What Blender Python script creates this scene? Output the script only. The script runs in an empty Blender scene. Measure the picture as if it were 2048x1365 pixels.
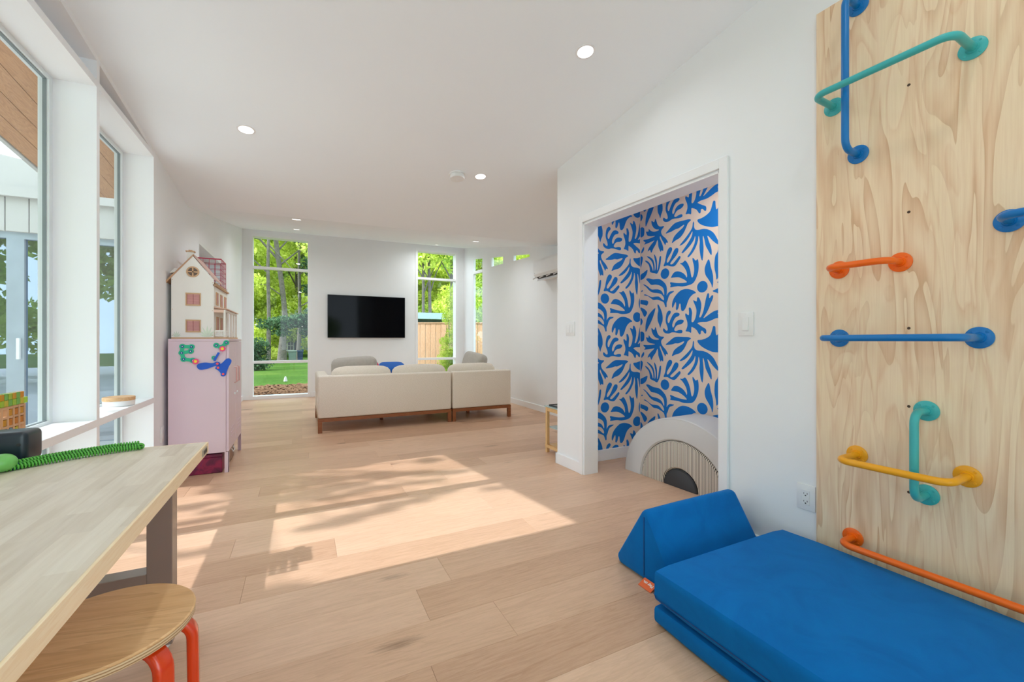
import bpy, bmesh, math, random
import numpy as np
from math import sin, cos, pi, radians as R
from mathutils import Vector, Matrix
from mathutils.geometry import tessellate_polygon

random.seed(7)
rng = np.random.default_rng(7)
C = bpy.context.scene.collection
SC = bpy.context.scene

# ------------------------------------------------------------------ camera, sky, sun, exposure
cam_d = bpy.data.cameras.new('camera')
cam = bpy.data.objects.new('camera', cam_d)
C.objects.link(cam)
cam.location = (0, 0, 1.1)
cam.rotation_euler = (R(90), 0, R(-26.43))
cam_d.sensor_width = 36.0
cam_d.lens = 845.0 / 2048 * 36.0
cam_d.shift_y = -1.5 / 2048
cam_d.clip_start = 0.02
cam_d.clip_end = 300
SC.camera = cam

SC.view_settings.view_transform = 'Standard'
SC.view_settings.look = 'None'
SC.view_settings.gamma = 1.0
SC.view_settings.use_curve_mapping = False
SC.view_settings.exposure = 0.83

SKY_STRENGTH = 2.2
SUN_STRENGTH = 2.45
LAMP_POWER = 1.3
world = bpy.data.worlds.new('sky')
SC.world = world
world.use_nodes = True
wn = world.node_tree.nodes
wn['Background'].inputs['Color'].default_value = (0.76, 0.89, 1.0, 1)
wn['Background'].inputs['Strength'].default_value = SKY_STRENGTH

sun_d = bpy.data.lights.new('sun', 'SUN')
sun_d.energy = SUN_STRENGTH
sun_d.angle = R(0.53)
sun_d.color = (0.985, 0.98, 1.0)
sun = bpy.data.objects.new('sun', sun_d)
C.objects.link(sun)
sun.rotation_euler = Vector((0.7755, 0, -0.6313)).to_track_quat('-Z', 'Y').to_euler()
sun.location = (-20, 3, 18)

try:
    SC.cycles.max_bounces = 12
    SC.cycles.diffuse_bounces = 8
    SC.cycles.transparent_max_bounces = 16
    SC.cycles.sample_clamp_indirect = 6.0
    SC.cycles.caustics_reflective = False
    SC.cycles.caustics_refractive = False
except Exception:
    pass

# ------------------------------------------------------------------ helpers
def lin(c):
    c = c / 255.0
    return c / 12.92 if c <= 0.04045 else ((c + 0.055) / 1.055) ** 2.4
def S(r, g, b, k=1.0):
    return (min(lin(r) * k, 1), min(lin(g) * k, 1), min(lin(b) * k, 1), 1)

class NT:
    def __init__(s, name):
        s.m = bpy.data.materials.new(name)
        s.m.use_nodes = True
        s.t = s.m.node_tree
        s.n = s.t.nodes
        s.l = s.t.links
        s.b = s.n['Principled BSDF']
        s.out = s.n['Material Output']
    def add(s, kind, **kw):
        nd = s.n.new(kind)
        for k, v in kw.items():
            if k.startswith('_'):
                setattr(nd, k[1:], v)
            else:
                nd.inputs[k].default_value = v
        return nd
    def link(s, a, b):
        s.l.new(a, b)
    def coords(s, scale=(1, 1, 1), rand=0.0, obj=True):
        tc = s.n.new('ShaderNodeTexCoord')
        mp = s.n.new('ShaderNodeMapping')
        mp.inputs['Scale'].default_value = scale
        s.link(tc.outputs['Object' if obj else 'Generated'], mp.inputs['Vector'])
        if rand:
            oi = s.n.new('ShaderNodeObjectInfo')
            mu = s.n.new('ShaderNodeMath'); mu.operation = 'MULTIPLY'
            mu.inputs[1].default_value = rand
            s.link(oi.outputs['Random'], mu.inputs[0])
            s.link(mu.outputs[0], mp.inputs['Location'])
        return mp.outputs['Vector']
    def noise(s, vec, scale, detail=3.0, rough=0.5, dist=0.0):
        nd = s.n.new('ShaderNodeTexNoise')
        nd.inputs['Scale'].default_value = scale
        nd.inputs['Detail'].default_value = detail
        nd.inputs['Roughness'].default_value = rough
        nd.inputs['Distortion'].default_value = dist
        s.link(vec, nd.inputs['Vector'])
        return nd.outputs[0]
    def ramp(s, fac, stops, interp='LINEAR'):
        nd = s.n.new('ShaderNodeValToRGB')
        cr = nd.color_ramp
        cr.interpolation = interp
        while len(cr.elements) < len(stops):
            cr.elements.new(0.5)
        for e, (p, c) in zip(cr.elements, stops):
            e.position = p
            e.color = c if len(c) == 4 else (*c, 1)
        s.link(fac, nd.inputs[0])
        return nd.outputs[0]
    def mix(s, a, b, fac, mode='MIX'):
        nd = s.n.new('ShaderNodeMix')
        nd.data_type = 'RGBA'
        nd.blend_type = mode
        for k, v in ((0, fac), (6, a), (7, b)):
            if hasattr(v, 'is_output') or isinstance(v, bpy.types.NodeSocket):
                s.link(v, nd.inputs[k])
            else:
                nd.inputs[k].default_value = v
        return nd.outputs[2]
    def math(s, op, a, b=None):
        nd = s.n.new('ShaderNodeMath'); nd.operation = op
        for i, v in enumerate((a, b)):
            if v is None: continue
            if isinstance(v, bpy.types.NodeSocket): s.link(v, nd.inputs[i])
            else: nd.inputs[i].default_value = v
        return nd.outputs[0]
    def bump(s, h, strength=0.2, dist=0.002):
        nd = s.n.new('ShaderNodeBump')
        nd.inputs['Strength'].default_value = strength
        nd.inputs['Distance'].default_value = dist
        s.link(h, nd.inputs['Height'])
        s.link(nd.outputs[0], s.b.inputs['Normal'])
    def col(s, v):
        if isinstance(v, bpy.types.NodeSocket): s.link(v, s.b.inputs['Base Color'])
        else: s.b.inputs['Base Color'].default_value = v
    def set(s, **kw):
        for k, v in kw.items():
            s.b.inputs[k.replace('_', ' ')].default_value = v
        return s

def simple(name, c, rough=0.5, var=0.06, nscale=8.0, bump=0.0, bscale=60.0, metallic=0.0, spec=0.5, coat=0.0, sheen=0.0):
    """plain paint, plastic or cloth: base colour with a faint noise variation and fine relief"""
    t = NT(name)
    v = t.coords()
    nz = t.noise(v, nscale, 3)
    lo = tuple(x * (1 - var) for x in c[:3]) + (1,)
    hi = tuple(min(x * (1 + var), 1) for x in c[:3]) + (1,)
    t.col(t.ramp(nz, [(0.3, lo), (0.7, hi)]))
    t.set(Roughness=rough, Metallic=metallic)
    t.b.inputs['Specular IOR Level'].default_value = spec
    if coat: t.b.inputs['Coat Weight'].default_value = coat
    if sheen:
        t.b.inputs['Sheen Weight'].default_value = sheen
        t.b.inputs['Sheen Roughness'].default_value = 0.4
    if bump:
        t.bump(t.noise(v, bscale, 2), bump)
    return t.m

def wood(name, cols, scale=(1, 1, 1), rough=0.5, rand=0.0, freq=10.0, contrast=1.0, bump=0.08):
    """grain runs along the axis with the smallest scale"""
    t = NT(name)
    v = t.coords(scale, rand)
    n1 = t.noise(v, 2.2, 4, 0.55, 0.4)
    rings = t.math('FRACT', t.math('MULTIPLY', n1, freq))
    n2 = t.noise(v, 24.0, 4, 0.7)
    n3 = t.noise(v, 0.8, 2)
    base = t.ramp(rings, [(0.0, cols[0]), (0.55, cols[1]), (0.9, cols[2]), (1.0, cols[0])])
    base = t.mix(base, t.ramp(n2, [(0.3, cols[2]), (0.7, cols[0])]), 0.35 * contrast)
    base = t.mix(base, t.ramp(n3, [(0.3, cols[1]), (0.7, cols[0])]), 0.4)
    t.col(base)
    t.set(Roughness=rough)
    t.b.inputs['Specular IOR Level'].default_value = 0.35
    if bump: t.bump(n2, bump, 0.001)
    return t.m

class MB:
    """collects shapes and links them as one mesh"""
    def __init__(s):
        s.v = []; s.f = []; s.sm = []
    def raw(s, verts, faces, smooth=False):
        o = len(s.v)
        s.v.extend([tuple(p) for p in verts])
        for f in faces:
            s.f.append(tuple(i + o for i in f)); s.sm.append(smooth)
        return s
    def bm(s, bm, smooth=False, mat=None):
        if mat is not None: bmesh.ops.transform(bm, matrix=mat, verts=bm.verts)
        bm.verts.index_update()
        s.raw([v.co[:] for v in bm.verts], [[v.index for v in f.verts] for f in bm.faces], smooth)
        bm.free()
        return s
    def box(s, x0, x1, y0, y1, z0, z1, bevel=0.0, seg=1, mat=None, smooth=None):
        bm = bmesh.new()
        bmesh.ops.create_cube(bm, size=1.0)
        for v in bm.verts:
            v.co = ((x0 + x1) / 2 + v.co.x * (x1 - x0), (y0 + y1) / 2 + v.co.y * (y1 - y0), (z0 + z1) / 2 + v.co.z * (z1 - z0))
        if bevel > 0:
            bmesh.ops.bevel(bm, geom=list(bm.edges), offset=bevel, segments=seg, profile=0.5, affect='EDGES')
        return s.bm(bm, (seg > 1) if smooth is None else smooth, mat)
    def prism(s, poly, a0, a1, axis='x', mat=None):
        """extrude a polygon given in the plane of the other two axes"""
        n = len(poly)
        def P(p, a):
            if axis == 'x': return (a, p[0], p[1])
            if axis == 'y': return (p[0], a, p[1])
            return (p[0], p[1], a)
        bm = bmesh.new()
        va = [bm.verts.new(P(p, a0)) for p in poly]
        vb = [bm.verts.new(P(p, a1)) for p in poly]
        bm.faces.new(va); bm.faces.new(vb[::-1])
        for i in range(n):
            j = (i + 1) % n
            bm.faces.new((va[j], va[i], vb[i], vb[j]))
        bmesh.ops.recalc_face_normals(bm, faces=bm.faces)
        return s.bm(bm, False, mat)
    def tube(s, path, r, n=10, caps=True, mat=None):
        """r a number or one radius per point"""
        pts = [Vector(p) for p in path]
        rr = [r] * len(pts) if not hasattr(r, '__len__') else r
        up = Vector((0, 0, 1))
        verts = []; faces = []
        prev = None
        for i, p in enumerate(pts):
            d = (pts[min(i + 1, len(pts) - 1)] - pts[max(i - 1, 0)]).normalized()
            if prev is None:
                a = d.cross(up if abs(d.z) < 0.9 else Vector((1, 0, 0))).normalized()
            else:
                a = (prev - d * prev.dot(d)).normalized()
            b = d.cross(a)
            prev = a
            for k in range(n):
                t = 2 * pi * k / n
                verts.append(p + (a * cos(t) + b * sin(t)) * rr[i])
        for i in range(len(pts) - 1):
            for k in range(n):
                k2 = (k + 1) % n
                faces.append((i * n + k, i * n + k2, (i + 1) * n + k2, (i + 1) * n + k))
        if mat is not None: verts = [mat @ v for v in verts]
        s.raw(verts, faces, True)
        if caps:
            m = len(s.v) - len(verts)
            s.f.append(tuple(m + k for k in range(n))[::-1]); s.sm.append(False)
            s.f.append(tuple(m + (len(pts) - 1) * n + k for k in range(n))); s.sm.append(False)
        return s
    def lathe(s, prof, n=24, mat=None, smooth=True):
        """profile (r, z) turned about z"""
        verts = []; faces = []
        m = len(prof)
        for k in range(n):
            t = 2 * pi * k / n
            for r, z in prof:
                verts.append(Vector((r * cos(t), r * sin(t), z)))
        for k in range(n):
            k2 = (k + 1) % n
            for i in range(m - 1):
                faces.append((k * m + i, k2 * m + i, k2 * m + i + 1, k * m + i + 1))
        if mat is not None: verts = [mat @ v for v in verts]
        bm = bmesh.new()
        vs = [bm.verts.new(v) for v in verts]
        for f in faces:
            try: bm.faces.new([vs[i] for i in f])
            except ValueError: pass
        bmesh.ops.remove_doubles(bm, verts=bm.verts, dist=1e-6)
        bmesh.ops.recalc_face_normals(bm, faces=bm.faces)
        return s.bm(bm, smooth)
    def ell(s, c, r, mat=None, u=14, v=9):
        bm = bmesh.new()
        bmesh.ops.create_uvsphere(bm, u_segments=u, v_segments=v, radius=1.0)
        for q in bm.verts:
            q.co = (c[0] + q.co.x * r[0], c[1] + q.co.y * r[1], c[2] + q.co.z * r[2])
        return s.bm(bm, True, mat)
    def build(s, name, mat, parent=None, loc=None, rotz=None, kind=None):
        me = bpy.data.meshes.new(name)
        me.from_pydata(s.v, [], s.f)
        if any(s.sm): me.polygons.foreach_set('use_smooth', s.sm)
        me.materials.append(mat)
        me.update()
        if any(s.sm) and not all(s.sm) is None:
            try: me.set_sharp_from_angle(angle=R(40))
            except Exception: pass
        o = bpy.data.objects.new(name, me)
        C.objects.link(o)
        if parent is not None: o.parent = parent
        if loc is not None: o.location = loc
        if rotz is not None: o.rotation_euler = (0, 0, rotz)
        if kind: o['kind'] = kind
        return o

def tag(o, label, cat, group=None):
    o['label'] = label; o['category'] = cat
    if group: o['group'] = group
    return o
def thing(name, label, cat, loc=(0, 0, 0), rotz=0.0, group=None, rot=None):
    o = bpy.data.objects.new(name, None)
    o.empty_display_size = 0.05
    C.objects.link(o)
    o.location = loc
    o.rotation_euler = rot if rot is not None else (0, 0, rotz)
    return tag(o, label, cat, group)
def struct_root(name, loc=(0, 0, 0), rotz=0.0):
    o = bpy.data.objects.new(name, None)
    o.empty_display_size = 0.05
    C.objects.link(o); o.location = loc; o.rotation_euler = (0, 0, rotz)
    o['kind'] = 'structure'
    return o
def dup(root, loc, label=None, rot=None):
    r = root.copy(); C.objects.link(r); r.location = loc
    if rot is not None: r.rotation_euler = rot
    if label: r['label'] = label
    for ch in list(root.children):
        c = ch.copy(); C.objects.link(c); c.parent = r
        for g in ch.children:
            d = g.copy(); C.objects.link(d); d.parent = c
    return r
def smooth_poly(pts, sub=3):
    """closed Catmull-Rom through the points"""
    out = []
    n = len(pts)
    for i in range(n):
        p0, p1, p2, p3 = (np.array(pts[(i + k - 1) % n], float) for k in range(4))
        for q in range(sub):
            t = q / sub
            out.append(0.5 * ((2 * p1) + (-p0 + p2) * t + (2 * p0 - 5 * p1 + 4 * p2 - p3) * t * t + (-p0 + 3 * p1 - 3 * p2 + p3) * t ** 3))
    return [tuple(p) for p in out]

# ------------------------------------------------------------------ room measures
XL, XG, XF, YF = -0.98, -1.155, 3.30, 9.10     # left wall face, its glass, far right wall face, far wall face
YC = 5.0                                      # fold of the ceiling
def zc(x, y):
    return 2.40 + (0.12 * (YC - y) if y < YC else 0.185 * (y - YC)) + 0.012 * (x - 0.5)
RW0 = Vector((2.063, 2.877, 0)); RANG = R(1.976)
RD = Vector((-sin(RANG), cos(RANG), 0)); RN = Vector((-cos(RANG), -sin(RANG), 0))
def rw(s, o, z):
    """point on the right wall: s along it, o out of it, z up"""
    return RW0 + RD * s + RN * o + Vector((0, 0, z))
# local frame whose -x axis looks into the room and whose y axis runs along the wall
RWM = Matrix.Translation(RW0) @ Matrix.Rotation(RANG, 4, 'Z')

# ------------------------------------------------------------------ materials
M = {}
M['wall'] = simple('wall_paint', S(238, 240, 242), 0.65, 0.012, 2.0, 0.03, 180)
M['ceiling'] = simple('ceiling_paint', S(243, 249, 255), 0.8, 0.01, 1.5)
M['trim'] = simple('trim_paint', S(240, 241, 243), 0.35, 0.01, 3.0)
M['alu'] = simple('anodised_frame', S(224, 230, 232), 0.3, 0.03, 5)
M['gasket'] = simple('dark_gasket', S(130, 140, 142), 0.5)
M['white_plastic'] = simple('white_plastic', S(232, 233, 234), 0.35, 0.01)
M['dark_slot'] = simple('dark_slot', S(45, 45, 46), 0.6)

def mk_floor(name, rows=False):
    t = NT(name)
    v = t.coords((0.55, 6.0, 6.0), 37.0 if not rows else 0.0)
    if rows:
        # boards of the far room, told apart by row and by end joint
        tc = t.n.new('ShaderNodeTexCoord')
        br = t.n.new('ShaderNodeTexBrick')
        br.inputs['Scale'].default_value = 1.0
        br.inputs['Brick Width'].default_value = 1.9
        br.inputs['Row Height'].default_value = 0.228
        br.inputs['Mortar Size'].default_value = 0.0012
        br.inputs['Color1'].default_value = (0, 0, 0, 1)
        br.inputs['Color2'].default_value = (1, 1, 1, 1)
        br.inputs['Mortar'].default_value = (0.0, 0.0, 0.0, 1)
        br.offset = 0.37
        t.link(tc.outputs['Object'], br.inputs['Vector'])
        rnd = br.outputs['Color']
    else:
        oi = t.n.new('ShaderNodeObjectInfo')
        rnd = oi.outputs['Random']
    n1 = t.noise(v, 1.3, 5, 0.6, 0.9)
    rings = t.math('FRACT', t.math('MULTIPLY', n1, 9.0))
    n2 = t.noise(v, 16.0, 5, 0.75)
    n3 = t.noise(t.coords((0.9, 2.2, 1), 11.0 if not rows else 0), 1.2, 3)
    A, B, D = S(222, 184, 156), S(196, 156, 128), S(158, 118, 93)
    t_dark = S(188, 146, 116)
    c = t.ramp(rings, [(0.0, A), (0.5, A), (0.93, t_dark), (1.0, A)])
    c = t.mix(c, t.ramp(n2, [(0.36, S(146, 108, 82)), (0.60, A)]), 0.46)
    c = t.mix(c, t.ramp(n3, [(0.25, D), (0.7, A)]), 0.35)
    c = t.mix(c, t.ramp(rnd, [(0.0, S(192, 150, 118)), (0.5, S(219, 179, 147)), (1.0, S(238, 203, 173))]), 0.44)
    # knots
    vo = t.n.new('ShaderNodeTexVoronoi')
    vo.inputs['Scale'].default_value = 1.0
    t.link(t.coords((1.1, 3.6, 1), 23.0 if not rows else 0), vo.inputs['Vector'])
    kn = t.ramp(t.math('ADD', vo.outputs['Distance'], t.math('MULTIPLY', n2, 0.16)), [(0.09, (1, 1, 1, 1)), (0.21, (0, 0, 0, 1))])
    c = t.mix(c, S(92, 66, 48), t.math('MULTIPLY', kn, 0.75))
    t.col(c)
    t.set(Roughness=0.42)
    t.b.inputs['Specular IOR Level'].default_value = 0.4
    t.bump(n2, 0.06, 0.001)
    return t.m
M['floor'] = mk_floor('oak_plank')
M['floor_far'] = mk_floor('oak_boards_far', True)
M['joint'] = simple('floor_joint', S(112, 84, 64), 0.8)

def mk_ply():
    t = NT('rotary_cut_plywood')
    v = t.coords((1, 6.4, 0.85))
    n1 = t.noise(v, 1.0, 2, 0.45, 1.4)
    f1 = t.math('FRACT', t.math('MULTIPLY', n1, 6.0))
    vb = t.coords((1, 11, 1.3))
    n3 = t.noise(vb, 0.9, 2, 0.5, 0.9)
    f3 = t.math('FRACT', t.math('MULTIPLY', n3, 5.0))
    n2 = t.noise(t.coords((1, 60, 1.6)), 2.5, 4, 0.7)
    n4 = t.noise(t.coords((1, 3.0, 0.9)), 1.7, 2, 0.5, 0.5)
    A, B, D = S(241, 216, 184), S(228, 192, 157), S(212, 168, 132)
    c = t.ramp(f1, [(0.0, A), (0.30, A), (0.72, B), (0.93, D), (0.985, S(204, 162, 124)), (1.0, A)])
    c2 = t.ramp(f3, [(0.0, A), (0.5, S(240, 218, 184)), (0.9, B), (1.0, A)])
    c = t.mix(c, c2, t.ramp(n4, [(0.40, (0.15, 0.15, 0.15, 1)), (0.60, (0.8, 0.8, 0.8, 1))]))
    c = t.mix(c, t.ramp(n2, [(0.35, S(206, 160, 120)), (0.6, A)]), 0.16)
    t.col(c)
    t.set(Roughness=0.55)
    t.b.inputs['Specular IOR Level'].default_value = 0.3
    t.bump(n2, 0.04, 0.001)
    return t.m
M['ply'] = mk_ply()

def paint(name, c):
    return simple(name, c, 0.34, 0.03, 4, coat=0.06, spec=0.4)
M['bar_blue'] = paint('blue_enamel', S(0, 112, 184))
M['bar_teal'] = paint('teal_enamel', S(62, 172, 174))
M['bar_orange'] = paint('orange_enamel', S(240, 104, 8))
M['bar_yellow'] = paint('yellow_enamel', S(238, 164, 20))

def mk_velvet():
    t = NT('blue_microsuede')
    v = t.coords()
    n1 = t.noise(v, 5.0, 5, 0.6, 1.2)
    n2 = t.noise(v, 220.0, 2)
    c = t.ramp(n1, [(0.25, S(0, 98, 172)), (0.5, S(0, 106, 182)), (0.75, S(0, 112, 189))])
    t.col(c)
    t.set(Roughness=0.85)
    t.b.inputs['Specular IOR Level'].default_value = 0.15
    t.b.inputs['Sheen Weight'].default_value = 0.25
    t.b.inputs['Sheen Roughness'].default_value = 0.35
    t.b.inputs['Sheen Tint'].default_value = (0.25, 0.6, 1.0, 1)
    t.bump(n2, 0.12, 0.001)
    return t.m
M['velvet'] = mk_velvet()
M['velvet_seam'] = simple('blue_zip', S(0, 62, 128), 0.7)
M['tag_orange'] = simple('orange_tag', S(240, 108, 52), 0.6)
M['print_white'] = simple('white_print', S(240, 236, 230), 0.6, 0.01)

def mk_glass():
    t = NT('window_glass')
    t.n.remove(t.b)
    tr = t.n.new('ShaderNodeBsdfTransparent'); tr.inputs['Color'].default_value = (0.95, 0.97, 0.965, 1)
    gl = t.n.new('ShaderNodeBsdfGlossy'); gl.inputs['Roughness'].default_value = 0.0
    lw_ = t.n.new('ShaderNodeLayerWeight'); lw_.inputs['Blend'].default_value = 0.5
    fres = t.math('ADD', t.math('MULTIPLY', t.math('POWER', lw_.outputs['Facing'], 5.0), 0.8), 0.035)
    nz = t.noise(t.coords(), 1.5, 2)
    fac = t.math('MULTIPLY', fres, t.math('ADD', t.math('MULTIPLY', nz, 0.1), 0.95))
    mx = t.n.new('ShaderNodeMixShader')
    t.link(fac, mx.inputs[0]); t.link(tr.outputs[0], mx.inputs[1]); t.link(gl.outputs[0], mx.inputs[2])
    t.link(mx.outputs[0], t.out.inputs['Surface'])
    return t.m
M['glass'] = mk_glass()

def mk_emit(name, c, k):
    t = NT(name)
    t.col(c)
    t.b.inputs['Emission Color'].default_value = c
    t.b.inputs['Emission Strength'].default_value = k
    nz = t.noise(t.coords(), 30, 1)
    t.link(t.ramp(nz, [(0, (0.3, 0.3, 0.3, 1)), (1, (0.34, 0.34, 0.34, 1))]), t.b.inputs['Roughness'])
    return t.m
M['lens'] = mk_emit('lit_lens', (1.0, 0.97, 0.92, 1), 2.2)

M['soffit'] = wood('cedar_soffit', (S(196, 150, 110), S(176, 128, 90), S(146, 100, 66)), (7, 0.6, 7), 0.6, 13.0)
M['exterior_white'] = simple('exterior_white', S(182, 180, 176), 0.7, 0.02, 3)
M['brown_lining'] = wood('walnut_lining', (S(214, 172, 136), S(200, 158, 122), S(184, 140, 104)), (6, 0.6, 6), 0.6)
M['paper'] = simple('wallpaper_ground', S(234, 213, 195), 0.8, 0.015, 6)
M['paper_blue'] = simple('wallpaper_blue', S(0, 118, 200), 0.75, 0.02, 5)

# ------------------------------------------------------------------ floor: planks one by one near, boards by material far
Y_SPLIT = 1.40 + 0.228 * 17
fl = MB()
fl.box(-1.0, 3.32, -2.3, Y_SPLIT, -0.12, -0.009)
floor = fl.build('floor', M['joint'], kind='structure')
fb = MB(); fb.box(-1.0, 3.32, Y_SPLIT, YF + 0.02, -0.05, 0.0)
fb.build('far_boards', M['floor_far'], floor)
row = -12
ends_known = {0: [0.72], 3: [1.217], 2: [0.613], 1: [1.9]}
while True:
    y0 = 1.40 + 0.228 * row
    if y0 > Y_SPLIT - 0.01: break
    cuts = ends_known.get(row)
    if cuts is None:
        cuts = [-0.9 + random.random() * 1.8]
    c0 = cuts[0]
    xs = [c0]
    x = c0
    while x < 3.3:
        x += random.choice([1.45, 1.75, 2.05]); xs.append(x)
    x = c0
    while x > -0.99:
        x -= random.choice([1.45, 1.75, 2.05]); xs.insert(0, x)
    xs = [min(max(q, -0.998), 3.318) for q in xs]
    for a, b in zip(xs[:-1], xs[1:]):
        if b - a < 0.02: continue
        p = MB()
        p.box(-(b - a) / 2 + 0.0003, (b - a) / 2 - 0.0003, -0.114 + 0.0003, 0.114 - 0.0003, -0.012, 0.0, 0.0007)
        p.build('plank', M['floor'], floor, ((a + b) / 2, y0 + 0.114, -0.0004 * random.random()))
    row += 1

# ------------------------------------------------------------------ ceiling
def ceil_quad(mb, x0, x1, y0, y1, t0=0.0, t1=0.12):
    v = []
    for dz in (t0, t1):
        for (x, y) in ((x0, y0), (x1, y0), (x1, y1), (x0, y1)):
            v.append((x, y, zc(x, y) + dz))
    mb.raw(v, [(3, 2, 1, 0), (4, 5, 6, 7), (0, 1, 5, 4), (1, 2, 6, 5), (2, 3, 7, 6), (3, 0, 4, 7)])
cb = MB()
ceil_quad(cb, -1.20, 3.5, -2.3, YC)
ceil_quad(cb, -1.20, 3.5, YC, YF + 0.3)
cb.build('ceiling', M['ceiling'], kind='structure')

# roof overhang outside the left wall, its underside boarded
er = MB(); ceil_quad(er, -1.82, -1.205, -2.3, YC + 0.02, 0.016, 0.16)
eave = er.build('trim_1', M['exterior_white'], kind='structure')
nb = 5; wb = (1.82 - 1.205) / nb
for i in range(nb):
    x0 = -1.82 + i * wb
    p = MB(); ceil_quad(p, x0 + 0.002, x0 + wb - 0.002, -2.3, YC, 0.0, 0.014)
    p.build('soffit_board', M['soffit'], eave)
fa = MB(); ceil_quad(fa, -1.85, -1.822, -2.3, YC, -0.01, 0.16)
fa.build('fascia', M['exterior_white'], eave)

# ------------------------------------------------------------------ left wall with the deep window bay
def zt(y, x=XL): return zc(x, y) + 0.05
wl = MB()
def lw(poly): wl.prism(poly, -1.18, XL, 'x')
lw([(0.42, -0.1), (2.03, -0.1), (2.03, zt(2.03)), (0.42, zt(0.42))])
lw([(-2.3, -0.1), (0.42, -0.1), (0.42, 0.676), (-2.3, 0.676)])           # unseen bay added behind the camera so sun bounces up to the ceiling
lw([(-2.3, 2.49), (0.42, 2.49), (0.42, zt(0.42)), (-2.3, zt(-2.3))])
W3 = (5.47, 7.06, 0.95, 2.145)
lw([(4.007, -0.1), (W3[0], -0.1), (W3[0], zt(W3[0])), (YC, zt(YC)), (4.007, zt(4.007))])
lw([(W3[1], -0.1), (YF + 0.2, -0.1), (YF + 0.2, zt(YF + 0.2)), (W3[1], zt(W3[1]))])
lw([(W3[0], -0.1), (W3[1], -0.1), (W3[1], W3[2]), (W3[0], W3[2])])
lw([(W3[0], W3[3]), (W3[1], W3[3]), (W3[1], zt(W3[1])), (W3[0], zt(W3[0]))])
wall_left = wl.build('wall_left', M['wall'], kind='structure')
# boards of the bay
bays = [(2.067, 3.002), (3.039, 3.970)]
fin = MB(); fin.prism([(2.03, 0), (2.067, 0), (2.067, zc(XL, 2.067)), (2.03, zc(XL, 2.03))], -1.15, XL, 'x'); fin.build('fin', M['trim'], wall_left)
fin = MB(); fin.prism([(3.002, 0), (3.039, 0), (3.039, zc(XL, 3.039)), (3.002, zc(XL, 3.0))], -1.15, XL, 'x'); fin.build('fin', M['trim'], wall_left)
fin = MB(); fin.prism([(3.970, 0), (4.007, 0), (4.007, zc(XL, 4.007)), (3.970, zc(XL, 3.97))], -1.15, XL, 'x'); fin.build('fin', M['trim'], wall_left)
SILL, HEAD = 0.676, 2.452
for y0, y1 in bays:
    b = MB(); b.box(-1.15, XL, y0, y1, HEAD, HEAD + 0.038); b.build('header', M['trim'], wall_left)
    b = MB(); b.prism([(y0, HEAD + 0.038), (y1, HEAD + 0.038), (y1, max(zc(-1.15, y1), HEAD + 0.04)), (y0, zc(-1.15, y0))], -1.18, -1.145, 'x'); b.build('recess_back', M['wall'], wall_left)
    b = MB(); b.prism([(y0, zc(XL, y0) - 0.03), (y1, zc(XL, y1) - 0.03), (y1, zc(XL, y1) + 0.01), (y0, zc(XL, y0) + 0.01)], -1.15, XL + 0.001, 'x'); b.build('top_board', M['trim'], wall_left)
    b = MB(); b.box(-1.15, XL, y0, y1, SILL - 0.04, SILL, 0.001); b.build('sill', M['trim'], wall_left)
    b = MB(); b.box(-1.15, XL, y0, y1, 0.0, 0.09); b.build('bottom_board', M['trim'], wall_left)

def framed_window(name, x, y0, y1, z0, z1, fw=0.034, root=None):
    """fixed light in a wall along y: metal frame, dark gasket, one pane"""
    r = root or struct_root(name)
    f = MB()
    f.box(x - 0.03, x + 0.012, y0, y0 + fw, z0, z1); f.box(x - 0.03, x + 0.012, y1 - fw, y1, z0, z1)
    f.box(x - 0.03, x + 0.012, y0 + fw, y1 - fw, z0, z0 + fw); f.box(x - 0.03, x + 0.012, y0 + fw, y1 - fw, z1 - fw, z1)
    f.build('window_frame', M['alu'], r)
    g = MB(); e = 0.0035
    g.box(x - 0.012, x + 0.002, y0 + fw, y0 + fw + e, z0 + fw, z1 - fw); g.box(x - 0.012, x + 0.002, y1 - fw - e, y1 - fw, z0 + fw, z1 - fw)
    g.box(x - 0.012, x + 0.002, y0 + fw, y1 - fw, z1 - fw - e, z1 - fw); g.box(x - 0.012, x + 0.002, y0 + fw, y1 - fw, z0 + fw, z0 + fw + e)
    g.build('gasket', M['gasket'], r)
    p = MB(); p.raw([(x - 0.01, y0 + fw, z0 + fw), (x - 0.01, y1 - fw, z0 + fw), (x - 0.01, y1 - fw, z1 - fw), (x - 0.01, y0 + fw, z1 - fw)], [(0, 1, 2, 3)])
    p.build('pane', M['glass'], r)
    return r
for i, (y0, y1) in enumerate(bays):
    r = framed_window('window_%d' % (i + 1), -1.162, y0, y1, SILL - 0.02, HEAD + 0.01)
    framed_window('window_%d' % (i + 1), -1.162, y0, y1, 0.07, SILL - 0.03, root=r)
framed_window('window_9', -1.162, -2.3, 0.42, SILL, HEAD + 0.038)  # glazing of the unseen bay added for bounced sunlight
# window over the locker: white lining, pane
w3 = struct_root('window_3')
f = MB()
y0, y1, z0, z1 = W3
f.box(-1.19, XL + 0.004, y0, y0 + 0.02, z0, z1); f.box(-1.19, XL + 0.004, y1 - 0.02, y1, z0, z1)
f.box(-1.19, XL + 0.004, y0 + 0.02, y1 - 0.02, z0, z0 + 0.02); f.box(-1.19, XL + 0.004, y0 + 0.02, y1 - 0.02, z1 - 0.02, z1)
f.build('window_frame', M['trim'], w3)
p = MB(); p.raw([(-1.17, y0 + 0.02, z0 + 0.02), (-1.17, y1 - 0.02, z0 + 0.02), (-1.17, y1 - 0.02, z1 - 0.02), (-1.17, y0 + 0.02, z1 - 0.02)], [(0, 1, 2, 3)])
p.build('pane', M['glass'], w3)

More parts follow.
